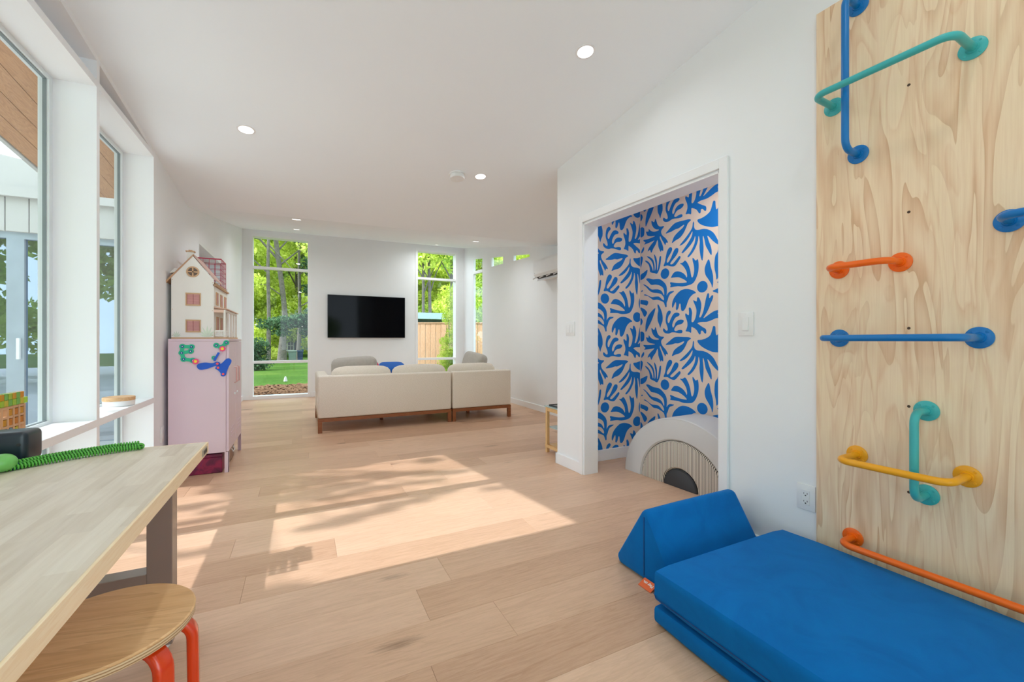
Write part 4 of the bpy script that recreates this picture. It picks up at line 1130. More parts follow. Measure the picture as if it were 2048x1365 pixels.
def rosette(label, cx, cz):
    t = magnet('magnet_rosette', label, cx, cz)
    m = MB(); pts = []
    for k in range(48):
        a = 2 * pi * k / 48; rr = 0.0215 + 0.0018 * cos(a * 8); pts.append((rr * cos(a), rr * sin(a)))
    m.prism(pts, -0.0215, -0.0125, 'y'); m.build('ring', M['mg_pink'], t)
    m = MB(); disc(m, 0, 0, 0.0115, 0.022, 0.0245); m.build('centre', M['mg_yellow'], t)
    m = MB(); disc(m, 0, 0, 0.012, 0.0, 0.0125); m.build('stem', M['mg_pink'], t)
rosette('pink scalloped magnet with yellow centre below the green chain', -0.768, 0.929)
rosette('pink scalloped magnet with yellow centre under the green upper link', -0.588, 1.030)
def blob(name, label, outline, hubs, cx, cz, hole=None, zoff=0.0):
    t = magnet(name, label, cx, cz)
    m = MB(); m.prism(smooth_poly(rel(outline, cx, cz), 4), -0.009 - zoff, -zoff, 'y'); m.build('plate', M['mg_blue'], t)
    for h in rel(hubs, cx, cz):
        q = MB(); disc(q, h[0], h[1], 0.0095, 0.0092 + zoff, 0.012 + zoff); q.build('hub', M['mg_coral'], t)
blob('magnet_paddle', 'long blue club-shaped magnet pointing right', [(-0.762, 0.885), (-0.752, 0.908), (-0.71, 0.918), (-0.66, 0.912), (-0.628, 0.923), (-0.606, 0.912), (-0.61, 0.893), (-0.64, 0.888), (-0.69, 0.868), (-0.74, 0.860)], [(-0.624, 0.907)], -0.69, 0.89)
blob('magnet_hook', 'blue bent boot-shaped magnet with two coral hubs', [(-0.632, 0.884), (-0.615, 0.894), (-0.59, 0.914), (-0.565, 0.943), (-0.545, 0.949), (-0.528, 0.935), (-0.529, 0.912), (-0.545, 0.88), (-0.56, 0.84), (-0.566, 0.812), (-0.582, 0.800), (-0.600, 0.808), (-0.602, 0.828), (-0.62, 0.853), (-0.638, 0.866)], [(-0.619, 0.874), (-0.584, 0.820)], -0.585, 0.87)
t = magnet('magnet_bar', 'short slanted blue bar magnet in the middle of the locker side', -0.628, 0.965)
m = MB(); capsule(m, (-0.016, -0.034), (0.016, 0.034), 0.016, 0.013, 0.021); m.build('bar', M['mg_blue'], t)
m = MB(); disc(m, 0.0, 0.0, 0.006, 0.0, 0.013); m.build('magnet_post', M['mg_blue'], t)

# ------------------------------------------------------------------ doll's house and wire basket on the locker
M['dh_white'] = simple('doll_house_white', S(236, 234, 228), 0.5, 0.01)
M['dh_wood'] = simple('doll_house_wood', S(206, 168, 130), 0.55, 0.07, 14)
M['dh_shutter'] = simple('shutter_pink', S(206, 150, 146), 0.55, 0.04)
M['dh_gap'] = simple('shutter_gap', S(150, 60, 66), 0.6)
M['dh_roof'] = simple('doll_house_roof', S(190, 150, 116), 0.6, 0.06, 12)
M['dh_leaf'] = simple('painted_leaf', S(208, 222, 202), 0.6, 0.1)
M['dh_dark'] = simple('doll_house_inside', S(120, 104, 92), 0.8)
DZ = 1.1125
HX0, HX1, HY0, HY1 = -0.948, -0.663, 4.29, 5.0
t = thing('doll_house', "white wooden doll's house with pink shutters standing on the pink locker", "doll's house", (HX0, HY0, DZ))
W, D_ = HX1 - HX0, HY1 - HY0
EZ, RZ = 0.495, 0.683
gable = [(0, 0.012), (W, 0.012), (W, EZ), (W / 2, RZ), (0, EZ)]
m = MB()
def wall_with_round(poly, y0, y1):
    m.prism(poly, y0, y1, 'y')
wall_with_round(gable, 0.0, 0.008); m.build('gable_wall', M['dh_white'], t)
m = MB(); m.prism([(0, 0.012), (W, 0.012), (W, EZ), (0, EZ)], D_ - 0.008, D_, 'y'); m.build('gable_wall', M['dh_white'], t)
m = MB(); m.box(W - 0.008, W, 0.008, D_ - 0.008, 0.012, 0.445); fa_ = m.build('facade', M['dh_white'], t)
m = MB(); m.box(0, 0.008, 0.008, D_ - 0.008, 0.012, EZ); m.build('back_wall', M['dh_white'], t)
m = MB(); m.box(0.0, W + 0.006, 0.0, D_, 0.0, 0.012); m.build('base', M['dh_wood'], t)
for z in (0.225, 0.478):
    m = MB(); m.box(0.008, W - 0.008, 0.008, D_ - 0.008, z, z + 0.008); m.build('storey_floor', M['dh_wood'], t)
RD_ = 0.40                                                        # the pitched roof covers the near part only
sl = (RZ - EZ) / (W / 2)
th_ = 0.012
m = MB(); m.prism([(-0.034, EZ - 0.034 * sl), (W / 2 + 0.004, RZ + 0.004), (W / 2 + 0.004, RZ + 0.004 + th_), (-0.040, EZ - 0.034 * sl + th_)], -0.006, RD_, 'y'); m.build('roof_slope', M['dh_roof'], t)
m = MB(); m.prism([(W / 2 + 0.005, RZ), (W + 0.002, EZ + 0.002), (W + 0.002, EZ + 0.002 + th_), (W / 2 + 0.005, RZ + th_)], 0.009, RD_, 'y'); m.build('roof_slope', simple('roof_pink', S(216, 178, 168), 0.6), t)
m = MB(); m.box(W - 0.006, W + 0.016, 0.0, D_ + 0.004, 0.446, 0.458); m.build('eave_trim', M['dh_roof'], t)
m = MB(); m.prism([(W / 2 - 0.05, RZ - 0.055), (W / 2 - 0.005, RZ + 0.017), (W / 2 - 0.005, RZ + 0.040), (W / 2 - 0.05, RZ + 0.040)], 0.05, 0.085, 'y'); ch = m.build('chimney', M['dh_white'], t)
m = MB(); m.box(W / 2 - 0.058, W / 2 + 0.003, 0.044, 0.091, RZ + 0.0405, RZ + 0.05); m.box(W / 2 - 0.04, W / 2 - 0.015, 0.055, 0.08, RZ + 0.05, RZ + 0.058); m.build('chimney_cap', M['dh_wood'], ch)
m = MB(); m.prism([(0.015, EZ + 0.052), (0.045, EZ + 0.085), (0.01, EZ + 0.085), (-0.02, EZ + 0.045)], 0.05, 0.13, 'y'); m.build('dormer', M['dh_white'], t)
# round window in the gable
wx, wz = W / 2, 0.552
m = MB(); m.lathe([(0.034, 0.0), (0.044, 0.0), (0.044, 0.006), (0.034, 0.006), (0.034, 0.0)], 32, Matrix.Translation((wx, -0.0005, wz)) @ Matrix.Rotation(R(90), 4, 'X')); rwn = m.build('round_window', M['dh_wood'], t)
m = MB(); m.lathe([(0, 0), (0.0335, 0), (0.0335, 0.001), (0, 0.001)], 32, Matrix.Translation((wx, -0.0005, wz)) @ Matrix.Rotation(R(90), 4, 'X')); m.build('pane', M['dh_dark'], rwn)
m = MB(); m.box(wx - 0.0335, wx + 0.0335, -0.006, -0.0017, wz - 0.005, wz + 0.005); m.box(wx - 0.005, wx + 0.005, -0.006, -0.0017, wz - 0.0335, wz + 0.0335); m.build('glazing_bars', M['dh_wood'], rwn)
def shutter_window(M4, w, h):
    """local: x across, -y outward, z up from window centre"""
    m = MB(); b = 0.011
    m.box(-w / 2, w / 2, -0.007, -0.0005, h / 2 - b, h / 2, mat=M4); m.box(-w / 2, w / 2, -0.007, -0.0005, -h / 2, -h / 2 + b, mat=M4)
    m.box(-w / 2, -w / 2 + b * 0.7, -0.006, -0.0005, -h / 2 + b, h / 2 - b, mat=M4); m.box(w / 2 - b * 0.7, w / 2, -0.006, -0.0005, -h / 2 + b, h / 2 - b, mat=M4)
    wf = m.build('shutter_window', M['dh_wood'], t)
    m = MB(); m.box(-w / 2 + b * 0.7, w / 2 - b * 0.7, -0.0015, -0.0005, -h / 2 + b, h / 2 - b, mat=M4); m.build('gap', M['dh_gap'], wf)
    iw = w - 1.4 * b
    for sx in (-1, 1):
        m = MB(); x0 = -iw / 2 + 0.003 if sx < 0 else 0.0015; x1 = -0.0015 if sx < 0 else iw / 2 - 0.003
        n = 9; hh = h - 2 * b
        for q in range(n):
            z0 = -hh / 2 + q * hh / n
            m.box(x0, x1, -0.0045, -0.0016, z0 + 0.0006, z0 + hh / n - 0.0006, mat=M4)
        m.build('shutter', M['dh_shutter'], wf)
for z in (0.105, 0.325):
    shutter_window(Matrix.Translation((W / 2 + 0.003, 0, z)), 0.102, 0.106)
RF = Matrix.Rotation(R(90), 4, 'Z')
for y in (0.14, 0.355, 0.57):
    shutter_window(Matrix.Translation((W, y, 0.345)) @ RF, 0.10, 0.11)
for y in (0.16, 0.36):
    shutter_window(Matrix.Translation((W, y, 0.12)) @ RF, 0.10, 0.14)
# painted leaves at the foot of the gable
def leaves(cx, s, name):
    m = MB()
    for a in (-70, -45, -22, 0, 20, 45, 68):
        d = Vector((sin(R(a)), cos(R(a)))); p = Vector((d.y, -d.x)); L = s * (0.9 + 0.25 * cos(R(a * 2)))
        pts = [Vector((cx, 0.016)) , Vector((cx, 0.016)) + d * L * 0.5 + p * s * 0.09, Vector((cx, 0.016)) + d * L, Vector((cx, 0.016)) + d * L * 0.5 - p * s * 0.09]
        m.raw([(q.x, -0.0008, max(q.y, 0.014)) for q in pts], [(0, 1, 2, 3)])
    m.build(name, M['dh_leaf'], t)
leaves(W - 0.045, 0.085, 'painted_plant'); leaves(0.035, 0.045, 'painted_plant')
m = MB()
for x, z in ((0.008, 0.48), (W - 0.008, 0.47), (0.008, 0.24), (W - 0.008, 0.235), (W - 0.008, 0.03), (0.008, 0.03)): m.lathe([(0, 0.001), (0.003, 0.001), (0.003, 0), (0, 0)], 8, Matrix.Translation((x, -0.0003, z)) @ Matrix.Rotation(R(90), 4, 'X'))
m.build('screws', M['dh_wood'], t)
# porch
PX = W + 0.082
m = MB(); m.box(W + 0.007, PX + 0.006, 0.0, D_, 0.0, 0.014); po = m.build('porch_floor', M['dh_wood'], t)
m = MB(); m.prism([(W + 0.001, 0.262), (PX + 0.012, 0.248), (PX + 0.012, 0.256), (W + 0.001, 0.272)], -0.004, D_ + 0.004, 'y'); m.build('porch_roof', simple('porch_roof_pink', S(214, 180, 160), 0.6), t)
m = MB(); m.box(PX - 0.012, PX, 0.0, D_, 0.228, 0.246); m.build('porch_beam', M['dh_white'], t)
m = MB(); m.box(W + 0.001, PX - 0.0125, 0.0, 0.008, 0.222, 0.246); m.build('porch_beam', simple('peach_beam', S(230, 196, 176), 0.55), t)
for y in (0.0, 0.19, 0.36, 0.53, D_ - 0.014):
    m = MB(); m.box(PX - 0.014, PX, y, y + 0.014, 0.014, 0.228); m.build('porch_post', M['dh_white'], t)
def railing(x0, x1, y0, y1):
    m = MB(); m.box(x0, x1, y0, y1, 0.062, 0.072); m.box(x0, x1, y0, y1, 0.022, 0.030)
    n = 6
    for q in range(n):
        f = (q + 0.5) / n
        if x1 - x0 > y1 - y0: c = x0 + (x1 - x0) * f; m.box(c - 0.0035, c + 0.0035, y0, y1, 0.030, 0.062)
        else: c = y0 + (y1 - y0) * f; m.box(x0, x1, c - 0.0035, c + 0.0035, 0.030, 0.062)
    m.build('porch_railing', M['dh_white'], t)
railing(W + 0.009, PX - 0.0145, 0.002, 0.009); railing(PX - 0.010, PX - 0.004, 0.0145, 0.1895); railing(PX - 0.010, PX - 0.004, 0.3745, 0.5295)

M['wire'] = simple('pink_red_wire', S(190, 62, 92), 0.4, 0.05)
t = thing('wire_basket', "pink red wire basket on the rear of the doll's house roof", 'basket', (-0.785, 4.838, DZ + 0.4885))
bx, by, bh = 0.115, 0.135, 0.245
m = MB()
for k in range(6):
    z = 0.003 + k * (bh - 0.003) / 5
    m.tube([(-bx, -by, z), (bx, -by, z), (bx, by, z), (-bx, by, z), (-bx, -by, z)], 0.0024, 6)
for k in range(6):
    x = -bx + k * 2 * bx / 5
    m.tube([(x, -by, bh), (x, -by, 0.003), (x, by, 0.003), (x, by, bh)], 0.002, 6)
for k in range(1, 6):
    y = -by + k * 2 * by / 6
    m.tube([(-bx, y, bh), (-bx, y, 0.003), (bx, y, 0.003), (bx, y, bh)], 0.002, 6)
m.build('wire_mesh', M['wire'], t)
m = MB(); m.tube([(-bx, -by, bh + 0.0055), (bx, -by, bh + 0.0055), (bx, by, bh + 0.0055), (-bx, by, bh + 0.0055), (-bx, -by, bh + 0.0055)], 0.0034, 8); m.build('rim', M['wire'], t)

# ------------------------------------------------------------------ television
def mk_tv():
    t = NT('television_screen'); t.col(S(5, 7, 12)); t.set(Roughness=0.06); t.b.inputs['Specular IOR Level'].default_value = 0.09
    n = t.noise(t.coords(), 3, 1); t.link(t.ramp(n, [(0, (0.05, 0.05, 0.05, 1)), (1, (0.08, 0.08, 0.08, 1))]), t.b.inputs['Roughness']); return t.m
t = thing('television', 'large flat black television mounted on the far white wall', 'television', (1.205, YF - 0.001, 1.576))
m = MB(); m.box(-0.755, 0.755, -0.052, -0.02, -0.426, 0.426, 0.003); m.build('case', simple('tv_case', S(22, 22, 24), 0.4), t)
m = MB(); m.box(-0.748, 0.748, -0.0535, -0.0522, -0.416, 0.420); m.build('screen', mk_tv(), t)
m = MB(); m.box(-0.25, 0.25, -0.0195, 0.0, -0.2, 0.2); m.build('wall_mount', M['dark_slot'], t)

# ------------------------------------------------------------------ air conditioner on the far right wall
t = thing('air_conditioner', 'white wall-mounted air conditioner half hidden by the closet wall', 'air conditioner', (XF - 0.001, 5.08, 2.0))
m = MB()
prof = [(0.0, 0.0), (-0.11, 0.0), (-0.175, 0.035), (-0.205, 0.075), (-0.212, 0.13), (-0.21, 0.25), (-0.19, 0.288), (-0.12, 0.295), (0.0, 0.295)]
m.prism(prof, -0.42, 0.42, 'y'); m.build('body', M['white_plastic'], t)
m = MB(); m.prism([(-0.113, -0.0015), (-0.172, 0.031), (-0.178, 0.037), (-0.17, 0.036), (-0.11, 0.001)], -0.38, 0.38, 'y', None); m.build('outlet_slot', M['dark_slot'], t)
for k in range(5):
    y = -0.38 + k * 0.19
    m = MB(); m.box(-0.008, 0.008, y - 0.006, y + 0.006, 0.0, 0.07, mat=Matrix.Translation((-0.178, 0, 0.0345)) @ Matrix.Rotation(R(-118.5), 4, 'Y')); m.build('divider', M['white_plastic'], t)
m = MB(); m.box(-0.0015, 0.0015, -0.375, 0.375, 0.0, 0.045, mat=Matrix.Translation((-0.150, 0, 0.0075)) @ Matrix.Rotation(R(-140), 4, 'Y')); m.build('flap', M['white_plastic'], t)
m = MB(); m.lathe([(0, 0.001), (0.006, 0.001), (0.006, 0), (0, 0)], 10, Matrix.Translation((-0.2075, 0.385, 0.09)) @ Matrix.Rotation(R(-90), 4, 'Y')); m.build('badge', simple('grey_badge', S(150, 152, 156), 0.4), t)

# ------------------------------------------------------------------ sofa
def mk_linen():
    t = NT('oatmeal_linen')
    n1 = t.noise(t.coords((1, 1, 12)), 60, 2, 0.6); n2 = t.noise(t.coords((12, 12, 1)), 60, 2, 0.6); n3 = t.noise(t.coords(), 2.0, 2)
    w = t.math('MULTIPLY', t.math('ADD', n1, n2), 0.5)
    c = t.ramp(w, [(0.36, S(206, 195, 181)), (0.5, S(236, 227, 214)), (0.64, S(246, 240, 230))])
    c = t.mix(c, t.ramp(n3, [(0.3, S(230, 220, 207)), (0.7, S(238, 230, 219))]), 0.3)
    t.col(c); t.set(Roughness=0.9); t.b.inputs['Specular IOR Level'].default_value = 0.2
    t.bump(w, 0.3, 0.002); return t.m
M['linen'] = mk_linen()
M['linen_grey'] = simple('grey_cushion_cloth', S(186, 180, 172), 0.9, 0.05, 30, 0.2, 200)
M['walnut'] = wood('walnut_frame', (S(158, 98, 60), S(140, 82, 48), S(116, 66, 38)), (0.8, 8, 8), 0.4)
def pillow_bm(w, d, h, r=0.35):
    bm = bmesh.new(); bmesh.ops.create_cube(bm, size=2.0)
    bmesh.ops.subdivide_edges(bm, edges=bm.edges[:], cuts=7, use_grid_fill=True)
    for v in bm.verts:
        x, y, z = v.co
        q = 5.0
        L = (abs(x) ** q + abs(y) ** q + abs(z) ** q) ** (1 / q)
        x, y, z = x / L, y / L, z / L
        v.co = (x * w / 2, y * d / 2 * (1 - 0.25 * max(abs(x), abs(z)) ** 4 * (1 if d < min(w, h) else 0)), z * h / 2)
    return bm
SY0 = 5.456
def sofa_section(x0, x1, depth, label, ncush, arm):
    t = thing('sofa_section', label, 'sofa', ((x0 + x1) / 2, SY0, 0.0), 0, 'sections of the beige sofa')
    w = (x1 - x0) / 2
    m = MB(); m.box(-w, w, 0.0, 0.13, 0.172, 0.676, 0.022, 3); m.build('backrest', M['linen'], t)
    m = MB(); m.box(-w + 0.002, w - 0.002, 0.131, depth, 0.172, 0.36, 0.02, 3); m.build('seat_base', M['linen'], t)
    for k in range(4):
        a, b, c, d = [(-w, w, 0.004, 0.05), (-w, w, depth - 0.05, depth - 0.004), (-w, -w + 0.045, 0.051, depth - 0.051), (w - 0.045, w, 0.051, depth - 0.051)][k]
        m = MB(); m.box(a, b, c, d, 0.13, 0.171, 0.002); m.build('frame_rail', M['walnut'], t)
    for sx in (-1, 1):
        for y in (0.004, depth - 0.05):
            m = MB(); xa = -w if sx < 0 else w - 0.046
            m.box(xa, xa + 0.046, y, y + 0.046, 0.0, 0.1295, 0.002); m.build('leg', M['walnut'], t)
    m = MB(); m.box(-0.02, 0.02, depth / 2 - 0.02, depth / 2 + 0.02, 0.0, 0.1295, 0.002); m.build('leg', M['walnut'], t)
    if arm:
        xa = -w if arm < 0 else w - 0.14
        m = MB(); m.box(xa, xa + 0.14, 0.135, depth, 0.361, 0.66, 0.03, 3); m.build('armrest', M['linen'], t)
    cw = (2 * w - (0.15 if arm else 0.0)) / ncush
    for k in range(ncush):
        cx = -w + (0.145 if arm < 0 else 0.0) + cw * (k + 0.5)
        m = MB(); m.bm(pillow_bm(cw - 0.006, depth - 0.32, 0.15), True, Matrix.Translation((cx, 0.30 + (depth - 0.32) / 2, 0.438))); m.build('seat_cushion', M['linen'], t)
        m = MB(); m.bm(pillow_bm(cw - 0.008, 0.19, 0.46), True, Matrix.Translation((cx, 0.235, 0.545)) @ Matrix.Rotation(R(-6), 4, 'X')); m.build('back_cushion', M['linen'], t)
    return t
sofa_section(0.168, 1.803, 1.22 - 0.02, 'beige linen two-seat sofa section on walnut legs, back to the room', 2, -1)
sofa_section(1.822, 2.697, 1.22 - 0.02, 'narrower beige sofa section nearest the far right wall', 1, 1)
def cushion(name, label, mat, loc, size, rot, group=None):
    o = MB().bm(pillow_bm(*size), True).build(name, mat)
    o.location = loc; o.rotation_euler = [R(a) for a in rot]
    tag(o, label, 'cushion', group)
cushion('scatter_cushion', 'grey cushion standing at the left end of the sofa', M['linen_grey'], (0.655, 6.22, 0.70), (0.60, 0.17, 0.34), (12, -3, 5))
cushion('scatter_cushion', 'grey cushion propped by the far corner window', M['linen_grey'], (2.37, 6.10, 0.715), (0.18, 0.44, 0.40), (8, 14, 20))
cushion('seat_pillow', 'flat bright blue cushion behind the sofa back', simple('bright_blue_cloth', S(0, 92, 184), 0.8), (1.19, 6.33, 0.68), (0.36, 0.36, 0.14), (14, 0, 0))
cushion('seat_pillow', 'small crimson cushion beside the blue one on the sofa', simple('crimson_cloth', S(196, 40, 84), 0.8), (0.965, 6.66, 0.70), (0.15, 0.22, 0.13), (10, 0, 0))

# ------------------------------------------------------------------ low trolley table beyond the wall end
M['birch'] = wood('birch_rail', (S(232, 194, 140), S(222, 180, 124), S(204, 160, 104)), (8, 8, 0.8), 0.45)
M['frost'] = simple('pale_glass_shelf', S(168, 190, 190), 0.15, 0.02)
TX0, TX1, TY0, TY1 = 2.15, 2.72, 3.245, 3.585
t = thing('side_table', 'low birch side table with glass shelves behind the wall end', 'table', ((TX0 + TX1) / 2, (TY0 + TY1) / 2, 0))
hx, hy = (TX1 - TX0) / 2, (TY1 - TY0) / 2
for sx in (-1, 1):
    for sy in (-1, 1):
        m = MB(); xa = -hx if sx < 0 else hx - 0.03; ya = -hy if sy < 0 else hy - 0.03
        m.box(xa, xa + 0.03, ya, ya + 0.03, 0, 0.445, 0.002); m.build('leg', M['birch'], t)
for sy in (-1, 1):
    m = MB(); ya = -hy + 0.004 if sy < 0 else hy - 0.026; m.box(-hx + 0.0302, hx - 0.0302, ya, ya + 0.022, 0.405, 0.443, 0.001); m.build('rail', M['birch'], t)
for sx in (-1, 1):
    m = MB(); xa = -hx + 0.004 if sx < 0 else hx - 0.026; m.box(xa, xa + 0.022, -hy + 0.0302, hy - 0.0302, 0.405, 0.443, 0.001); m.build('rail', M['birch'], t)
m = MB(); m.box(-hx - 0.01, hx + 0.01, -hy - 0.01, hy + 0.01, 0.4455, 0.456, 0.002); m.build('table_top', M['frost'], t)
m = MB(); m.box(-hx + 0.031, hx - 0.031, -hy, hy, 0.24, 0.25, 0.001); m.build('shelf', M['frost'], t)
m = MB(); m.box(-hx + 0.031, hx - 0.031, -hy, hy, 0.045, 0.075, 0.001); m.build('shelf', M['birch'], t)
m = MB(); m.box(-hx - 0.004, -hx, -hy, hy, 0.05, 0.08, 0.001); m.build('shelf_lip', M['birch'], t)
bx0, by0 = (TX0 + TX1) / 2, (TY0 + TY1) / 2
t = thing('toy_drum', 'small grey-ended crimson drum toy on the lowest side-table shelf', 'toy', (2.235, 3.40, 0.1165), 0)
m = MB(); m.lathe([(0, -0.035), (0.038, -0.035), (0.04, -0.03), (0.04, 0.03), (0.038, 0.035), (0, 0.035)], 28, Matrix.Rotation(R(70), 4, 'Z') @ Matrix.Rotation(R(90), 4, 'X')); m.build('shell', simple('crimson_shell', S(170, 26, 60), 0.35), t)
m = MB(); m.lathe([(0, 0.0), (0.035, 0.0), (0.036, 0.002), (0, 0.003)], 28, Matrix.Rotation(R(70), 4, 'Z') @ Matrix.Rotation(R(90), 4, 'X') @ Matrix.Translation((0, 0, 0.0352))); m.build('drum_head', simple('grey_skin', S(150, 152, 158), 0.5), t)
t = thing('tray', 'dark picture-sized tray lying on the side-table top', 'tray', (2.30, 3.45, 0.457))
m = MB(); m.box(-0.12, 0.16, -0.14, 0.11, 0, 0.006, 0.001); m.build('tray_base', simple('slate_tray', S(74, 92, 96), 0.25), t)
m = MB(); m.box(-0.122, 0.162, 0.1101, 0.1141, 0, 0.011); m.box(-0.122, 0.162, -0.1441, -0.1401, 0, 0.011); m.box(-0.124, -0.1201, -0.14, 0.11, 0, 0.011); m.build('tray_rim', M['dark_slot'], t)
t = thing('wooden_puzzle', 'small brown and white wooden puzzle on the tray', 'toy', (2.31, 3.43, 0.4635))
m = MB(); m.box(-0.06, 0.08, -0.05, 0.05, 0, 0.012, 0.002); m.build('board', simple('puzzle_brown', S(120, 84, 62), 0.5, 0.15, 20), t)
for i, (x, y) in enumerate(((-0.04, -0.02), (0.0, 0.02), (0.045, -0.015))):
    m = MB(); m.lathe([(0, 0), (0.014, 0), (0.012, 0.012), (0, 0.014)], 12, Matrix.Translation((x, y, 0.0122))); m.build('piece', M['white_plastic'] if i != 1 else M['dh_shutter'], t)

# ------------------------------------------------------------------ outside: ground
def gz(y):
    return -0.1 - 0.0134 * (min(max(y, 9.3), 36.0) - 9.3)
def mk_grass():
    t = NT('lawn_grass'); v = t.coords(); n1 = t.noise(v, 0.35, 4, 0.6); n2 = t.noise(v, 14, 3)
    c = t.ramp(n1, [(0.3, S(42, 74, 24)), (0.5, S(60, 96, 34)), (0.72, S(104, 126, 54))])
    c = t.mix(c, t.ramp(n2, [(0.3, S(40, 68, 22)), (0.7, S(92, 124, 50))]), 0.5)
    t.col(c); t.set(Roughness=0.95); t.b.inputs['Specular IOR Level'].default_value = 0.05; t.bump(n2, 0.6, 0.03); return t.m
M['grass'] = mk_grass()
def mk_mulch():
    t = NT('bark_mulch'); v = t.coords(); n1 = t.noise(v, 1.1, 3); n2 = t.noise(v, 26, 4, 0.7, 0.5)
    c = t.ramp(n2, [(0.3, S(74, 52, 38)), (0.5, S(128, 96, 72)), (0.72, S(176, 142, 112))])
    c = t.mix(c, t.ramp(n1, [(0.35, S(96, 70, 52)), (0.7, S(150, 118, 90))]), 0.4)
    t.col(c); t.set(Roughness=0.95); t.b.inputs['Specular IOR Level'].default_value = 0.05; t.bump(n2, 0.9, 0.04); return t.m
M['mulch'] = mk_mulch()
m = MB()
ys = [-40, 9.3, 13, 18, 24, 30, 36, 50, 80, 140]
gx = [-70, -20, 20, 90]
vs = [(x, y, gz(y)) for y in ys for x in gx]
fs = [(j * 4 + i, j * 4 + i + 1, (j + 1) * 4 + i + 1, (j + 1) * 4 + i) for j in range(len(ys) - 1) for i in range(3)]
m.raw(vs, fs); m.build('ground', M['grass'], kind='structure')
m = MB(); m.box(-16, -1.2, -14, 5.55, -0.16, -0.085); m.box(-1.199, 12, -14, -2.31, -0.16, -0.085)
m.build('bounce_pavement', simple('pale_bounce_paving', S(206, 202, 196), 0.85, 0.04, 1.2, 0.1, 30), kind='structure')  # pale paving added out of view to throw sunlight up onto the ceiling
m = MB()
nx, ny = 30, 40
vs = []
for j in range(ny + 1):
    for i in range(nx + 1):
        x = -1.15 + 3.05 * i / nx; y = 9.32 + (13.5 + 0.3 * sin(x * 0.9) - 9.32) * j / ny
        h = 0.012 + 0.03 * random.random()
        vs.append((x, y, gz(y) + (h if 0 < j < ny else 0.004)))
m.raw(vs, [(j * (nx + 1) + i, j * (nx + 1) + i + 1, (j + 1) * (nx + 1) + i + 1, (j + 1) * (nx + 1) + i) for j in range(ny) for i in range(nx)], True)
m.build('mulch_bed', M['mulch'], kind='stuff')
o_ = bpy.data.objects['mulch_bed']; tag(o_, 'brown bark mulch spread outside the far windows', 'mulch')
def chips(n):
    m = MB(); vv = []; ff = []
    for k in range(n):
        x = random.uniform(-1.1, 1.85); y = random.uniform(9.5, 12.9); L = random.uniform(0.03, 0.09); w = L * random.uniform(0.2, 0.5)
        a = random.random() * pi; b = random.uniform(-0.5, 0.5); z = gz(y) + 0.045
        c, s_ = cos(a), sin(a)
        base = len(vv)
        for (u, v, h) in ((-1, -1, 0), (1, -1, 0), (1, 1, 0), (-1, 1, 0), (0, 0, 0.6)):
            px, py = u * L, v * w
            vv.append((x + px * c - py * s_, y + px * s_ + py * c, z + px * sin(b) + h * w))
        ff += [(base, base + 1, base + 4), (base + 1, base + 2, base + 4), (base + 2, base + 3, base + 4), (base + 3, base, base + 4)]
    m.raw(vv, ff); o = m.build('bark_chips', M['mulch'], kind='stuff'); tag(o, 'loose bark chips on the mulch outside the left tall window', 'mulch')
chips(2600)

# ------------------------------------------------------------------ outside: trees
def mk_leaf(name, c0, c1, c2, scale=0.7):
    t = NT(name)
    n = t.noise(t.coords(), scale, 2); n2 = t.noise(t.coords(), 9.0, 2)
    f = t.math('ADD', t.math('MULTIPLY', n, 0.5), t.math('MULTIPLY', n2, 0.5))
    c = t.ramp(f, [(0.36, c0), (0.5, c1), (0.62, c2)])
    t.col(c); t.set(Roughness=0.6); t.b.inputs['Specular IOR Level'].default_value = 0.2
    tl = t.n.new('ShaderNodeBsdfTranslucent'); t.link(c, tl.inputs['Color'])
    mx = t.n.new('ShaderNodeMixShader'); mx.inputs[0].default_value = 0.45
    t.link(t.b.outputs[0], mx.inputs[1]); t.link(tl.outputs[0], mx.inputs[2]); t.link(mx.outputs[0], t.out.inputs['Surface'])
    return t.m
M['leaf_bright'] = mk_leaf('bright_leaf', S(168, 186, 56), S(212, 226, 92), S(240, 242, 150))
M['leaf_mid'] = mk_leaf('mid_leaf', S(122, 158, 50), S(172, 202, 80), S(212, 226, 124))
M['leaf_dark'] = mk_leaf('glossy_dark_leaf', S(34, 60, 38), S(58, 94, 60), S(110, 144, 104), 2.0)
M['leaf_bamboo'] = mk_leaf('bamboo_leaf', S(116, 150, 40), S(166, 190, 70), S(214, 220, 120), 2.0)
M['bark'] = simple('grey_bark', S(98, 92, 84), 0.9, 0.3, 7, 0.6, 20)
M['bark_pale'] = simple('pale_bark', S(196, 182, 166), 0.9, 0.2, 7, 0.6, 20)
